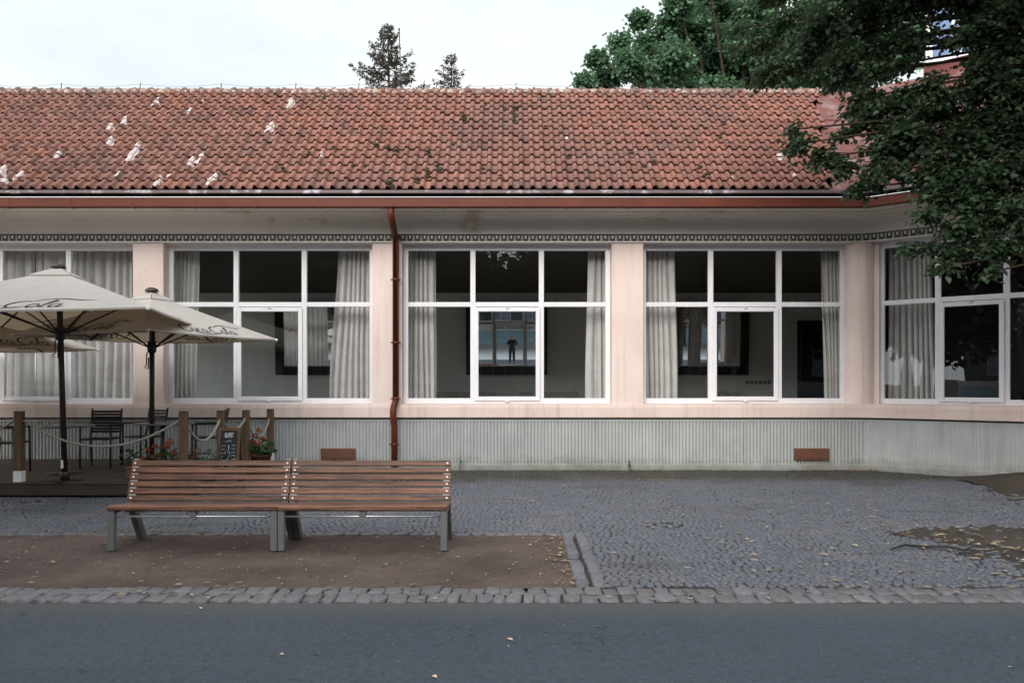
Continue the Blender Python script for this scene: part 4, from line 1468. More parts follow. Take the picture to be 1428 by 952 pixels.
# ------------------------------------------------------------------ writing
def text_faces(mb, body, size, M_, m=0, extrude=.004, shear=0.0, align='CENTER'):
    cu = bpy.data.curves.new('lettering', 'FONT')
    cu.body = body; cu.size = size; cu.extrude = extrude; cu.shear = shear; cu.align_x = align; cu.resolution_u = 3
    ob = bpy.data.objects.new('lettering', cu); COL.objects.link(ob)
    dg = bpy.context.evaluated_depsgraph_get()
    me = ob.evaluated_get(dg).to_mesh()
    b = len(mb.v)
    mb.v.extend([tuple(M_ @ v.co) for v in me.vertices])
    for p in me.polygons: mb.face([b + i for i in p.vertices], m)
    ob.evaluated_get(dg).to_mesh_clear()
    bpy.data.objects.remove(ob); bpy.data.curves.remove(cu)


def catmull(pts, n=6):
    out = []
    P = [pts[0]] + list(pts) + [pts[-1]]
    for i in range(1, len(P) - 2):
        p0, p1, p2, p3 = P[i - 1], P[i], P[i + 1], P[i + 2]
        for k in range(n):
            t = k / n
            out.append(tuple(.5 * ((2 * b) + (-a + c) * t + (2 * a - 5 * b + 4 * c - d) * t * t + (-a + 3 * b - 3 * c + d) * t ** 3) for a, b, c, d in zip(p0, p1, p2, p3)))
    out.append(tuple(pts[-1])); return out


def arc(cx_, cy_, rx, ry, a0, a1, n=12):
    return [(cx_ + rx * math.cos(R(a0 + (a1 - a0) * k / n)), cy_ + ry * math.sin(R(a0 + (a1 - a0) * k / n))) for k in range(n + 1)]


def script_logo():
    """flowing script strokes: (points, width)"""
    S = []
    S.append((arc(.42, .5, .40, .50, 50, 330, 18), .085))                    # C
    S.append((catmull([(.70, .86), (.62, .98), (.5, .86)]), .05))
    S.append((catmull([(.76, .22), (1.1, -.08), (1.9, -.16), (2.7, -.02), (2.95, .12)]), .06))   # tail under the word
    S.append((arc(.98, .30, .17, .27, 60, 420, 14), .075))                   # o
    S.append((catmull([(1.05, .55), (1.15, .5), (1.25, .55)]), .04))
    S.append((arc(1.43, .30, .17, .27, 50, 310, 12), .075))                  # c
    S.append((arc(1.80, .30, .16, .26, 40, 400, 12), .07))                   # a
    S.append((catmull([(1.98, .55), (1.96, .2), (2.02, .05), (2.12, .14)]), .07))
    S.append(([(2.16, .32), (2.36, .36)], .06))                              # hyphen
    S.append((arc(2.82, .5, .40, .50, 60, 325, 18), .085))                   # C
    S.append((catmull([(2.98, .92), (3.3, 1.22), (3.9, 1.32), (4.5, 1.12), (4.9, 1.0), (5.25, 1.06)]), .06))      # swash over the word
    S.append((arc(3.40, .30, .17, .27, 60, 420, 14), .075))                  # o
    S.append((catmull([(3.66, .1), (3.78, .55), (3.88, 1.0), (3.80, 1.06), (3.74, .8), (3.74, .2), (3.82, .04), (3.92, .14)]), .065))    # l
    S.append((arc(4.16, .30, .16, .26, 40, 400, 12), .07))                   # a
    S.append((catmull([(4.34, .55), (4.32, .2), (4.38, .05), (4.55, .16)]), .07))
    return [([((x - 2.35) + .28 * (y - .4), y) for x, y in p], w) for p, w in S]


LOGO = script_logo()


# ------------------------------------------------------------------ parasols
def parasol(name, label, w, l, rim, apex, foot, group):
    """w, l: half sizes; rim/apex heights above the foot"""
    o = thing(name, label, 'parasol', foot, 0, group)
    A = Vector((0, 0, apex))
    C4 = [Vector((-w, -l, rim)), Vector((w, -l, rim)), Vector((w, l, rim)), Vector((-w, l, rim))]
    def surf(k, u, v, off=0.0):
        """panel k, u in -1..1 along the edge, v 0 edge .. 1 apex"""
        a, b_ = C4[k], C4[(k + 1) % 4]
        e = a.lerp(b_, (u + 1) / 2)
        p = e.lerp(A, v)
        s_ = .035 * (1 - u * u) * (1 - v) + .07 * v * (1 - v)
        p = p - Vector((0, 0, s_ * .6))
        n = (b_ - a).cross(A - a).normalized()
        return p + n * off
    cn = MB()
    for k in range(4):
        cn.grid(lambda u, v: surf(k, u * 2 - 1, v * .93), 16, 12)
        # hem folded down at the edge
        cn.grid(lambda u, v: surf(k, u * 2 - 1, 0) - Vector((0, 0, .022 * v)), 16, 1)
    canopy = cn.build('canopy', m_canopy, o)
    vt = MB()
    A2 = A + Vector((0, 0, .05))
    for k in range(4):
        a, b_ = surf(k, -1, .84, .02), surf(k, 1, .84, .02)
        vt.grid(lambda u, v: a.lerp(b_, u).lerp(A2, v * .96) + Vector((0, 0, .0)), 6, 4)
        vt.grid(lambda u, v: a.lerp(b_, u) - Vector((0, 0, .03 * v)), 6, 1)
    vt.build('vent_cap', m_canopy, canopy)
    for k in range(4):
        lg = MB()
        a, b_ = C4[k], C4[(k + 1) % 4]
        el = (b_ - a).length; ph = (A - (a + b_) / 2).length
        sc = el * .50 / 5.3
        for pts, wd in LOGO:
            P2 = [Vector((x * sc, (y + .32) * sc)) for x, y in pts]
            for off in (.005, -.006):
                b = len(lg.v)
                for i, p in enumerate(P2):
                    d = (P2[min(i + 1, len(P2) - 1)] - P2[max(0, i - 1)])
                    if d.length < 1e-9: d = Vector((1, 0))
                    d.normalize(); nn_ = Vector((-d.y, d.x))
                    f = i / max(1, len(P2) - 1)
                    hw = wd * sc * (.35 + .65 * math.sin(PI * min(1, max(0, f * .9 + .05)))) * .62
                    for sgn in (-1, 1):
                        q = p + nn_ * hw * sgn
                        v = q.y / ph
                        u = q.x / (el / 2) / max(.1, 1 - v)
                        lg.v.append(tuple(surf(k, u, v, off)))
                for i in range(len(P2) - 1):
                    lg.face((b + 2 * i, b + 2 * i + 1, b + 2 * i + 3, b + 2 * i + 2), 0)
        lg.build('script_logo', m_logo, canopy)
    pole = MB(); pole.tube([(0, 0, 0), (0, 0, apex - .02)], .037, 14); pole.build('pole', m_umbmetal, o)
    cap = MB(); cap.lathe([(.0, .115), (.05, .108), (.085, .085), (.098, .06), (.098, .05), (.03, .045)], (0, 0, apex - .02), 16); cap.build('finial', m_umbmetal, o)
    hubz = rim - .16
    hb = MB(); hb.lathe([(.04, .09), (.06, .08), (.068, 0), (.06, -.08), (.04, -.09)], (0, 0, hubz), 14); hb.build('hub', m_umbmetal, o)
    for k in range(8):
        if k % 2 == 0: e = surf(k // 2, -1, 0, -.02); t_ = surf(k // 2, -1, .93, -.02); m_ = surf(k // 2, -1, .45, -.03)
        else: e = surf(k // 2, 0, 0, -.02); t_ = surf(k // 2, 0, .93, -.02); m_ = surf(k // 2, 0, .42, -.03)
        rb = MB(); rb.tube([t_, (t_ + e) / 2 + Vector((0, 0, -.005)), e], .0125, 6)
        d = Vector((m_.x, m_.y, 0)).normalized()
        ro = rb.build('rib', m_umbmetal, o)
        sb = MB(); sb.tube([Vector((0, 0, hubz)) + d * .06, m_], .0115, 6); sb.build('strut', m_umbmetal, ro)
        if k % 2 == 0:
            pt = MB(); pt.box(tuple(e - Vector((.022, .022, .02))), tuple(e + Vector((.022, .022, .02))), bevel=.008); pt.build('tip_pocket', m_whitetape, ro)
    ck = MB()
    zc = hubz - .16
    ck.tube([(0, -.04, zc + .1), (-.05, -.05, zc + .06), (-.055, -.05, zc - .1), (-.09, -.05, zc - .15), (-.02, -.05, zc - .17), (-.02, -.045, zc)], .009, 6)
    ck.build('pull_cord', m_umbmetal, o)
    bs = MB(); bs.lathe([(0, .012), (.06, .012), (.06, .1), (.05, .12)], (0, 0, 0), 14); bs.box((-.22, -.04, 0), (.22, .04, .012)); bs.box((-.04, -.22, .0), (.04, .22, .013)); bs.build('base', m_umbmetal, o)
    return o


GP = 'cream parasols on the deck'
p1 = parasol('parasol', 'largest cream parasol with dark script lettering, nearest the camera at left', 1.578, 1.883, 2.131, 2.812, (-5.988, 10.667, .195), GP)
p1.rotation_euler = (0, -.028, .184)
mb = MB()
for z, dx in ((.17, .0), (.02, .012)): mb.box((-.03 + dx, -.045, z), (.0 + dx, -.037, z + .11 - .03 * (z < .1)))
mb.build('white_tape', m_whitetape, p1)
p2 = parasol('parasol', 'middle cream parasol whose right corner points at the casement window', 1.27, 1.27, 2.005, 2.64, (-5.38, 11.9, .195), GP)
p2.rotation_euler = (0, 0, R(-22))
p3 = parasol('parasol', 'cream parasol mostly hidden behind the largest one at the left picture edge', 1.27, 1.27, 1.86, 2.5, (-8.35, 12.2, .195), GP)
p3.rotation_euler = (0, 0, R(-22))


# ------------------------------------------------------------------ chalkboard
def chalkboard():
    Y = 11.0
    a, c = at(299, 600, Y), at(331, 600, Y)
    w, h = (c.x - a.x) / 2, .885
    o = thing('chalkboard', 'black A-frame chalkboard with white writing in a wooden frame beside the deck', 'chalkboard', ((a.x + c.x) / 2, Y, 0), R(-6))
    lean = R(8)
    M_ = Matrix.Rotation(-lean, 4, 'X')
    f = MB(); g = MB()
    for sgn, nm in ((1, 'front'), (-1, 'rear')):
        Mx = Matrix.Translation((0, .0 if sgn > 0 else .26, 0)) @ Matrix.Rotation(-lean * sgn, 4, 'X')
        f.box((-w, -.015, 0), (-w + .035, .015, h), mat=Mx, bevel=.004); f.box((w - .035, -.015, 0), (w, .015, h), mat=Mx, bevel=.004)
        f.box((-w + .034, -.014, h - .04), (w - .034, .014, h), mat=Mx); f.box((-w + .034, -.014, .12), (w - .034, .014, .16), mat=Mx)
        g.box((-w + .03, -.006, .15), (w - .03, .006, h - .03), mat=Mx)
    f.build('frame', m_post, o, tint=True); go = g.build('board', m_board, o)
    t = MB()
    rr_ = random.Random(4)
    base = M_ @ Matrix.Translation((0, -.008, 0)) @ Matrix.Rotation(R(90), 4, 'X')
    text_faces(t, 'BUFFET', .062, base @ Matrix.Translation((0, h - .135, 0)) @ Matrix.Diagonal((.62, 1.5, 1, 1)), 0, .0006)
    def scribble(x0, x1, y):
        x = x0; pts = []
        while x < x1:
            pts.append((x, y + rr_.uniform(-.009, .011))); x += .0085
        for (a_, b_), (c_, d_) in zip(pts, pts[1:]):
            t.bar(base @ Vector((a_, b_, .001)), base @ Vector((c_, d_, .001)), .006, .002)
    scribble(-.045, .045, h - .185)
    for k in range(8):
        y = h - .245 - k * .048
        scribble(-w + .05, -w + .05 + rr_.uniform(.05, .085), y - .012); scribble(.045, .045 + rr_.uniform(.05, .08), y)
    pts = catmull([(0, h - .24), (.005, h - .30), (-.02, h - .33), (.02, h - .34), (.012, h - .40), (-.01, h - .44), (.0, h - .5)], 5)
    for p, q in zip(pts, pts[1:]): t.bar(base @ Vector((p[0], p[1], .001)), base @ Vector((q[0], q[1], .001)), .006, .002)
    t.build('writing', m_chalk, go)


chalkboard()


# ------------------------------------------------------------------ geraniums
def geranium(label, loc, wx, wy, h0, blooms, seed, round_=False):
    r = np.random.default_rng(seed)
    o = thing('geranium_planter', label, 'plant', loc, 0, 'red geraniums in planters')
    pm = MB()
    if round_: pm.lathe([(0, 0), (.12, 0), (.16, h0), (.175, h0), (.175, h0 + .03), (.14, h0 + .02), (0, h0)], (0, 0, 0), 18)
    else:
        pm.box((-wx, -wy, 0), (wx, wy, h0), bevel=.012); pm.box((-wx - .015, -wy - .015, h0 - .03), (wx + .015, wy + .015, h0 + .006), bevel=.006)
    pm.build('planter', m_pot, o)
    P, D, N, S, T = [], [], [], [], []
    st_ = MB()
    hmax = max(b_[2] for b_ in blooms)
    for _ in range(260):
        x, y = r.uniform(-wx, wx), r.uniform(-wy, wy)
        z = h0 + abs(r.normal()) * .11 + .03
        if z > h0 + .3: continue
        P.append((x * 1.15, y * 1.3, z)); a = r.uniform(0, 6.28)
        D.append((math.cos(a), math.sin(a), -.2)); N.append((r.normal() * .5, r.normal() * .5 - .3, 1)); S.append(r.uniform(.04, .075)); T.append(r.uniform(0, 1))
    leaf_mesh('foliage', P, D, N, S, T, m_geran, o, wide=.55)
    for (x, y, z) in blooms:
        st_.tube([(x * .8, y, h0), (x * .9, y, (h0 + z) / 2), (x, y, z)], .004, 5)
    st_.build('stem', m_geran, o)
    for (x, y, z) in blooms:
        fl = MB(); rad_ = r.uniform(.032, .05)
        for _ in range(46):
            d = r.normal(size=3); d /= np.linalg.norm(d)
            if d[2] < -.6: continue
            c = Vector((x, y, z)) + Vector(d) * rad_ * Vector((1, 1, .75)).length / 1.6
            d = Vector(d); a = d.cross(Vector((.3, .5, .8))).normalized(); b_ = d.cross(a)
            s = r.uniform(.012, .02); g = float(r.uniform(.75, 1.25))
            fl.poly([c + a * s, c + b_ * s + d * .003, c - a * s, c - b_ * s - d * .002], 0, (g, g, g))
        fl.build('bloom', m_petal, o, tint=True)


def bl(list_, Y, loc):
    return [tuple(at(px, py, Y + random.uniform(-.08, .08)) - Vector(loc)) for px, py in list_]


L_ = (-4.66, 10.9, .195)
geranium('orange red geraniums in a trough beside the deck corner post, above the left bench', L_, .58, .09, .17, bl([(207, 627), (216, 622), (237, 616), (214, 637), (231, 622), (243, 632), (200, 640), (275, 630), (268, 637), (225, 634)], 10.9, L_), 1)
L_ = (-4.02, 12.75, 0)
geranium('red geraniums in a pot between the last two rope posts', L_, .17, .14, .34, bl([(361, 600), (356, 608), (366, 611), (352, 616), (369, 622), (360, 618)], 12.75, L_), 2, True)

# ------------------------------------------------------------------ tables and chairs
def table(loc, label):
    o = thing('bistro_table', label, 'table', loc, 0, 'round bistro tables on the deck')
    t = MB(); t.lathe([(0, .70), (.39, .70), (.4, .694), (.4, .676), (.385, .672), (0, .672)], (0, 0, 0), 32); t.build('tabletop', m_greymetal, o)
    c = MB(); c.tube([(0, 0, .02), (0, 0, .675)], .03, 10); c.build('column', m_blackmetal, o)
    b_ = MB(); b_.lathe([(0, .035), (.06, .03), (.24, .012), (.25, 0)], (0, 0, 0), 24); b_.build('base', m_blackmetal, o)


table((-6.46, 11.5, .195), 'round dark table in front of the large parasol pole')
table((-5.35, 12.2, .195), 'round dark table under the middle parasol')


def chair_proto():
    o = thing('terrace_chair', '', 'chair')
    s = MB()
    for k in range(9):
        y = -.21 + k * .05
        s.box((-.22, y, .43), (.22, y + .042, .455), bevel=.006)
    s.build('seat', m_blackmetal, o)
    bk = MB()
    for k in range(8):
        z = .52 + k * .045
        bk.box((-.215, .215 + (z - .45) * .16, z), (.215, .24 + (z - .45) * .16, z + .036), bevel=.006)
    bk.build('backrest', m_blackmetal, o)
    for sx in (-1, 1):
        l = MB(); l.tube([(sx * .22, -.21, 0), (sx * .22, -.2, .65)], .015, 8); l.build('leg', m_blackmetal, o)
        l = MB(); l.tube([(sx * .22, .27, 0), (sx * .22, .215, .44), (sx * .22, .30, .90)], .015, 8); l.build('leg', m_blackmetal, o)
        a = MB(); a.box((sx * .22 - .025, -.22, .65), (sx * .22 + .025, .26, .672), bevel=.008); a.build('armrest', m_blackmetal, o)
    return o


ch = chair_proto()
spots = [((-6.42, 12.42), R(8), 'black slatted terrace chair behind the table at the large parasol pole'), ((-5.98, 12.9), R(-28), 'black slatted terrace chair by the wall between the two parasol poles'),
         ((-7.35, 11.6), R(95), 'black slatted terrace chair behind the leftmost rope post'), ((-4.85, 12.7), R(-75), 'black slatted terrace chair behind the deck corner post')]
for i, ((x, y), rz, lab) in enumerate(spots):
    o = ch if i == 0 else copy_tree(ch)
    o.location = (x, y, .195); o.rotation_euler = (0, 0, rz)
    tag(o, lab, 'chair', 'black terrace chairs on the deck')

# ------------------------------------------------------------------ litter, twig, weeds
mb = MB()
r = random.Random(77)


def litter(n, region, sz=(.02, .05), cols=((1, 1, 1), (.7, .68, .66), (1.1, 1.1, 1.1), (.5, .44, .4), (.9, .8, .7))):
    for _ in range(n):
        x, y = region()
        if x is None: continue
        z = .012 if y > 5.4 else -.006
        s = r.uniform(*sz); a = r.uniform(0, 6.28); w = s * r.uniform(.15, .42)
        t = r.choice(cols); k = r.uniform(.7, 1.15); t = tuple(c * k for c in t)
        ca, sa = math.cos(a), math.sin(a)
        def P(u, v, h): return (x + u * ca - v * sa, y + u * sa + v * ca, z + h)
        h = r.uniform(.002, .014)
        mb.poly([P(-s, 0, .001), P(-s * .3, -w, h), P(s * .4, -w * .8, h * .7), P(s, 0, .002), P(s * .4, w * .8, .004), P(-s * .3, w, .004)], 0, t)


def U(x0, x1, y0, y1): return lambda: (r.uniform(x0, x1), r.uniform(y0, y1))
litter(34, U(-4.5, 5, 2.6, 5.4), (.010, .032), ((1.7, 1.7, 1.7), (1.2, 1.15, 1.1), (.3, .27, .25)))
litter(160, U(-6, 6, 5.45, 5.95), (.012, .04))
litter(200, U(-6, .48, 5.9, 7.85), (.010, .03))
litter(90, lambda: (.47 - abs(r.gauss(0, .12)), r.uniform(5.9, 7.8)), (.014, .035), ((1.0, .93, .8), (.85, .78, .66), (.65, .58, .48)))
litter(260, U(.8, 6, 5.95, 10), (.012, .045))
litter(140, lambda: (r.gauss(4.2, .45), r.gauss(7.3, .7)), (.02, .06), ((.85, .8, .72), (.55, .5, .45), (1, .96, .9)))
litter(160, U(-4, 6.2, 10, 13.7), (.014, .05), ((.9, .75, .55), (.7, .55, .4), (1, .95, .85)))
litter(70, lambda: (r.uniform(4.6, 6.6), 13.7 - abs(r.gauss(0, .12))), (.02, .05), ((.75, .45, .3), (.6, .4, .3)))
litter(500, U(-6, .47, 5.88, 7.86), (.004, .010), ((.8, .78, .75), (.5, .47, .44), (1.0, .95, .9)))
litter(90, U(-6, .4, 7.6, 8.05), (.012, .03), ((1, .85, .6), (.7, .6, .45)))
tag(mb.build('fallen_leaves', m_straw, tint=True), 'dry leaf litter scattered on the cobbles and dirt', 'leaves', kind='stuff')

mb = MB()
tp = [at(1242, 767, 7.1), at(1262, 762, 7.2), at(1290, 762, 7.2), at(1320, 765, 7.15), at(1345, 769, 7.05), at(1362, 762, 7.2)]
tp = [Vector((p.x, p.y, .02 + .015 * (i % 2))) for i, p in enumerate(tp)]
mb.tube([p - tp[0] for p in tp], [.008, .011, .012, .011, .009, .004], 6)
mb.tube([tp[4] - tp[0], Vector((tp[4].x + .18, tp[4].y - .06, .03)) - tp[0], Vector((tp[4].x + .3, tp[4].y + .02, .03)) - tp[0]], [.006, .004, .002], 5)
mb.tube([tp[2] - tp[0], Vector((tp[2].x + .1, tp[2].y - .08, .03)) - tp[0]], [.005, .002], 5)
o = mb.build('twig', m_blackmetal); o.location = tp[0]
tag(o, 'dark fallen twig lying on the cobbles beside the bare dirt at right', 'twig')


def weed(px, Y, h, lab, seed, m_):
    r_ = np.random.default_rng(seed)
    X = (px - CX) * Y / F
    o = thing('weed', lab, 'plant', (X, Y, 0), 0)
    s = MB(); s.tube([(0, 0, -.02), (.01, 0, h * .5), (.02, -.01, h)], [.005, .004, .002], 5); s.build('stem', m_, o)
    P, D, N, S, T = [], [], [], [], []
    for k in range(12):
        z = h * r_.uniform(.2, 1); a = r_.uniform(0, 6.28)
        P.append((.015, 0, z)); D.append((math.cos(a), math.sin(a), .5)); N.append((0, 0, 1.0)); S.append(r_.uniform(.03, .06)); T.append(r_.uniform())
    leaf_mesh('foliage', P, D, N, S, T, m_, o)


weed(641, 13.68, .22, 'small dark weed growing at the wall foot right of the bench', 1, m_geran)
weed(877, 13.70, .16, 'tiny reddish weed at the wall foot below the pink pillar', 2, m_needle)

# ------------------------------------------------------------------ what the windows and mirrors reflect, plus two added shade trees
sp = thing('sign_pavilion', 'low blue panelled pavilion with a lettered white band, seen in the wall mirrors', 'building', (0, -17.8, 0))
mb = MB(); mb.box((-30, -.3, 0), (30, 0, .98)); mb.build('panel_wall', m_bluewall, sp)
mb = MB(); mb.box((-30, -.25, 1.0), (30, .04, 1.40)); mb.build('sign_band', m_signband, sp)
mb = MB()
for xx in (-14.6, -7.4, 0, 7.4, 14.6):
    text_faces(mb, 'LÁZNĚ PODĚBRADY', .36, Matrix.Translation((xx, .06, 1.07)) @ Matrix.Rotation(R(90), 4, 'X') , 0, .01)
mb.build('lettering', m_logo, sp)
mb = MB(); mb.box((-30, -6, 1.40), (30, -.6, 6.5)); mb.build('wall', m_backfacade, sp)
for k in range(24):
    x = -28 + k * 2.4
    for z in (1.75, 4.3):
        fr = MB(); fr.box((x, -.62, z), (x + 1.5, -.55, z + 1.7)); fo = fr.build('window', m_white, sp)
        pn = MB(); pn.box((x + .08, -.56, z + .08), (x + .7, -.53, z + 1.62)); pn.box((x + .8, -.56, z + .08), (x + 1.42, -.53, z + 1.62)); pn.build('pane', m_villaglass, fo)
mb = MB(); mb.box((-30.5, -6.5, 6.5), (30.5, 0, 6.9)); mb.build('roof', m_redmetal, sp)

pf = []
for k in range(26):
    a = random.uniform(0, 6.28); rr_ = random.uniform(.3, 3.2)
    pf.append((Vector((rr_ * math.cos(a), rr_ * math.sin(a), random.uniform(3.9, 7.6))), random.uniform(1.1, 1.8)))
tr = puff_tree('park_tree', 'dark park tree out of view, reflected in the windows or added for shade at left', (0, 0, 0), pf, .3, 330, m_leafrefl, .25, 'park trees across the road')
for i, (x, y, s) in enumerate([(-7.5, -11, 1.05), (8.0, -10, 1.0), (-16.5, -10, 1.1), (17, -11, 1.15), (-27, -11, 1.15), (28, -12, 1.2), (3.3, -12.2, 1.05), (-3.2, -12.6, 1.1), (-12, -15, 1.25), (12.5, -15, 1.25), (-21, -15, 1.25), (22, -15, 1.25), (-9.7, 4.1, 1.0), (-7.8, 2.2, .85)]):  # last two stand unseen at left, added to shade the deck
    o = tr if i == 0 else copy_tree(tr)
    o.location = (x, y, 0); o.scale = (s, s, s); o.rotation_euler = (0, 0, i * 1.3)


# ------------------------------------------------------------------ the photographer (seen in the wall mirror)
def skin_mesh(name, V, E_, Rr, m_, parent, root=0, sub=2):
    me = bpy.data.meshes.new(name); me.from_pydata(V, E_, [])
    ob = bpy.data.objects.new(name, me); COL.objects.link(ob)
    ob.modifiers.new('skin', 'SKIN')
    sv = me.skin_vertices[0].data
    for i, r_ in enumerate(Rr): sv[i].radius = (r_, r_) if not isinstance(r_, tuple) else r_
    sv[root].use_root = True
    md = ob.modifiers.new('sub', 'SUBSURF'); md.levels = sub; md.render_levels = sub
    dg = bpy.context.evaluated_depsgraph_get()
    m2 = bpy.data.meshes.new_from_object(ob.evaluated_get(dg))
    bpy.data.objects.remove(ob)
    m2.name = name; m2.materials.clear(); m2.materials.append(m_)
    for p in m2.polygons: p.use_smooth = True; p.material_index = 0
    o = bpy.data.objects.new(name, m2); COL.objects.link(o); o.parent = parent
    return o


person = thing('person', 'person in black coat and trousers photographing, seen in the middle mirror', 'person', (0, -.27, 0))
V = [(0, 0, .86), (0, 0, 1.05), (0, -.01, 1.22), (0, 0, 1.335), (0, .015, 1.40), (0, .02, 1.47), (0, .02, 1.545), (0, .01, 1.59)]
Rr = [(.15, .11), (.13, .10), (.165, .10), (.07, .06), (.05, .05), (.075, .088), (.08, .095), (.05, .06)]
E_ = [(i, i + 1) for i in range(7)]
for sx in (-1, 1):
    b = len(V)
    V += [(sx * .09, 0, .80), (sx * .10, .015, .46), (sx * .11, -.02, .09), (sx * .12, .05, .04), (sx * .13, .13, .035)]
    Rr += [.088, .058, .042, .042, .03]
    E_ += [(0, b), (b, b + 1), (b + 1, b + 2), (b + 2, b + 3), (b + 3, b + 4)]
    b = len(V)
    V += [(sx * .175, 0, 1.285), (sx * .25, .04, 1.06), (sx * .20, .11, 1.20), (sx * .105, .145, 1.40), (sx * .085, .16, 1.45)]
    Rr += [.062, .045, .038, .027, .03]
    E_ += [(2, b), (b, b + 1), (b + 1, b + 2), (b + 2, b + 3), (b + 3, b + 4)]
    for k in range(4):     # fingers round the camera
        f = len(V); z = 1.475 - k * .019
        V += [(sx * (.082), .175, z), (sx * .070, .20, z + .004), (sx * .045, .207, z + .004)]
        Rr += [.009, .0085, .007]
        E_ += [(b + 4, f), (f, f + 1), (f + 1, f + 2)]
    f = len(V); V += [(sx * .07, .145, 1.43), (sx * .045, .14, 1.45)]; Rr += [.01, .008]; E_ += [(b + 3, f), (f, f + 1)]
skin_mesh('body', V, E_, Rr, m_skin, person)
# clothes
V = [(0, 0, .74), (0, 0, .9), (0, 0, 1.05), (0, -.01, 1.22), (0, 0, 1.345)]
Rr = [(.20, .15), (.18, .14), (.16, .125), (.185, .125), (.085, .075)]
E_ = [(0, 1), (1, 2), (2, 3), (3, 4)]
for sx in (-1, 1):
    b = len(V)
    V += [(sx * .18, 0, 1.285), (sx * .255, .04, 1.05), (sx * .205, .11, 1.19), (sx * .115, .14, 1.375)]
    Rr += [.082, .064, .055, .045]
    E_ += [(3, b), (b, b + 1), (b + 1, b + 2), (b + 2, b + 3)]
skin_mesh('coat', V, E_, Rr, m_coat, person)
V = [(0, 0, .84)]; Rr = [(.16, .12)]; E_ = []
for sx in (-1, 1):
    b = len(V); V += [(sx * .095, 0, .76), (sx * .103, .012, .46), (sx * .112, -.02, .07)]; Rr += [.105, .075, .062]; E_ += [(0, b), (b, b + 1), (b + 1, b + 2)]
skin_mesh('trousers', V, E_, Rr, m_coat, person)
for sx in (-1, 1):
    s = MB(); s.box((sx * .12 - .045, -.07, 0), (sx * .12 + .045, .18, .075), bevel=.025); s.build('shoe', m_camera, person)
h = MB(); h.grid(lambda u, v: (math.cos(u * 2 * PI) * .095 * math.sin(PI * (.02 + v * .55)), -.005 + math.sin(u * 2 * PI) * .105 * math.sin(PI * (.02 + v * .55)) - .015 * v, 1.535 + .10 * math.cos(PI * (.02 + v * .55)) - (.05 * v if math.sin(u * 2 * PI) < .3 else 0)), 20, 8)
h.build('hair', m_hair, person)
fc = MB()
fc.tube([(0, .105, 1.505), (0, .128, 1.475), (0, .112, 1.465)], [.008, .013, .009], 8)
for sx in (-1, 1):
    fc.lathe([(0, .008), (.009, .004), (.012, 0), (.009, -.004), (0, -.008)], (sx * .031, .105, 1.512), 8)
    fc.box((sx * .082 - .01, .0, 1.475), (sx * .082 + .01, .035, 1.53), bevel=.008)
fc.box((-.022, .10, 1.435), (.022, .109, 1.441)); fc.build('face', m_skin, person)
cm = MB(); cm.box((-.062, .165, 1.445), (.062, .20, 1.525), bevel=.008); cm.box((-.02, .168, 1.524), (.02, .195, 1.54), bevel=.004)
cm.tube([(0, .20, 1.478), (0, .235, 1.478)], .026, 14)
o = cm.build('camera', m_camera); o.location = (0, -.27, 0)
tag(o, 'black camera held to the face of the photographer, seen in the middle mirror', 'camera')

# ------------------------------------------------------------------ light, sky, camera
w = bpy.data.worlds.new('World'); scene.world = w; w.use_nodes = True
nt = w.node_tree; nt.nodes.clear()
out = nt.nodes.new('ShaderNodeOutputWorld'); bg = nt.nodes.new('ShaderNodeBackground')
sky = nt.nodes.new('ShaderNodeTexSky'); sky.sky_type = 'NISHITA'; sky.sun_disc = False
sky.sun_elevation = R(29); sky.sun_rotation = R(200); sky.air_density = 1.0; sky.dust_density = 2.0; sky.ozone_density = 1.0
tc = nt.nodes.new('ShaderNodeTexCoord'); mp = nt.nodes.new('ShaderNodeMapping'); mp.inputs['Scale'].default_value = (1, 1, 2.5)
nt.links.new(tc.outputs['Generated'], mp.inputs['Vector'])
nz = nt.nodes.new('ShaderNodeTexNoise'); nz.inputs['Scale'].default_value = 2.2; nz.inputs['Detail'].default_value = 7; nz.inputs['Roughness'].default_value = .6
nt.links.new(mp.outputs['Vector'], nz.inputs['Vector'])
cr = nt.nodes.new('ShaderNodeValToRGB')
cr.color_ramp.elements[0].position = .36; cr.color_ramp.elements[0].color = (9.3, 10.2, 10.6, 1)
cr.color_ramp.elements[1].position = .62; cr.color_ramp.elements[1].color = (11.6, 11.9, 11.9, 1)
nt.links.new(nz.outputs['Fac'], cr.inputs['Fac'])
SUNV = Vector((-.26, -.80, .46)).normalized()
dp = nt.nodes.new('ShaderNodeVectorMath'); dp.operation = 'DOT_PRODUCT'; dp.inputs[1].default_value = SUNV
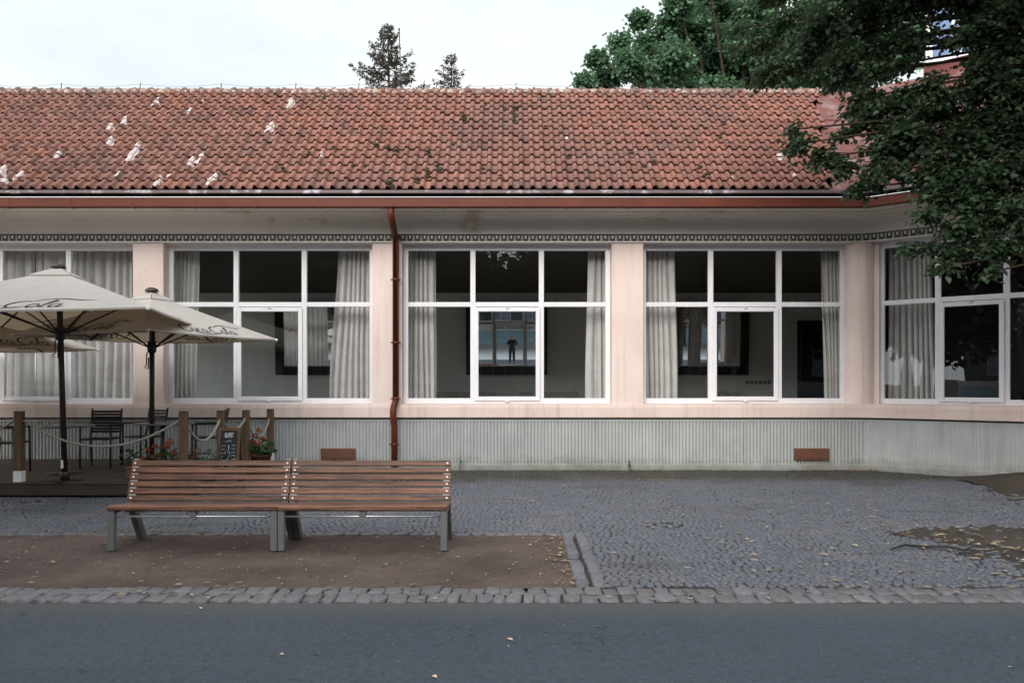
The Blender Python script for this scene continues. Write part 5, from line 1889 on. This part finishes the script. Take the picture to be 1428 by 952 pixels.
nt.links.new(tc.outputs['Generated'], dp.inputs[0])
mr = nt.nodes.new('ShaderNodeMapRange'); mr.interpolation_type = 'SMOOTHSTEP'
mr.inputs['From Min'].default_value = -.35; mr.inputs['From Max'].default_value = 1.0; mr.inputs['To Min'].default_value = 1.0; mr.inputs['To Max'].default_value = 2.5
nt.links.new(dp.outputs['Value'], mr.inputs['Value'])
mx = nt.nodes.new('ShaderNodeMix'); mx.data_type = 'RGBA'; mx.inputs[0].default_value = .9
nt.links.new(sky.outputs[0], mx.inputs[6]); nt.links.new(cr.outputs['Color'], mx.inputs[7])
ml = nt.nodes.new('ShaderNodeVectorMath'); ml.operation = 'SCALE'
nt.links.new(mx.outputs[2], ml.inputs[0]); nt.links.new(mr.outputs['Result'], ml.inputs['Scale'])
nt.links.new(ml.outputs['Vector'], bg.inputs['Color']); bg.inputs['Strength'].default_value = .05
nt.links.new(bg.outputs[0], out.inputs['Surface'])

sl = bpy.data.lights.new('sun', 'SUN'); sl.energy = 1.5; sl.angle = R(32); sl.color = (1, .93, .87)
so = bpy.data.objects.new('sun', sl); COL.objects.link(so)
so.rotation_euler = Vector((.26, .80, -.46)).to_track_quat('-Z', 'Y').to_euler()

cd = bpy.data.cameras.new('camera'); cd.sensor_width = 36; cd.lens = 28; cd.clip_start = .05; cd.clip_end = 1500
cd.shift_y = 59 / 1428
co = bpy.data.objects.new('camera_view', cd); COL.objects.link(co)
co.location = (0, 0, CAMH); co.rotation_euler = (R(90), 0, 0)
scene.camera = co

vs = scene.view_settings
vs.view_transform = 'Standard'; vs.look = 'None'; vs.gamma = 1; vs.exposure = 1.0
try: vs.use_curve_mapping = False
except Exception: pass
scene.render.engine = 'CYCLES'
cy = scene.cycles
cy.use_denoising = True
try: cy.denoiser = 'OPENIMAGEDENOISE'
except Exception: pass
cy.max_bounces = 10; cy.diffuse_bounces = 6; cy.glossy_bounces = 6; cy.transmission_bounces = 6; cy.transparent_max_bounces = 12
cy.sample_clamp_indirect = 6
cy.use_adaptive_sampling = True
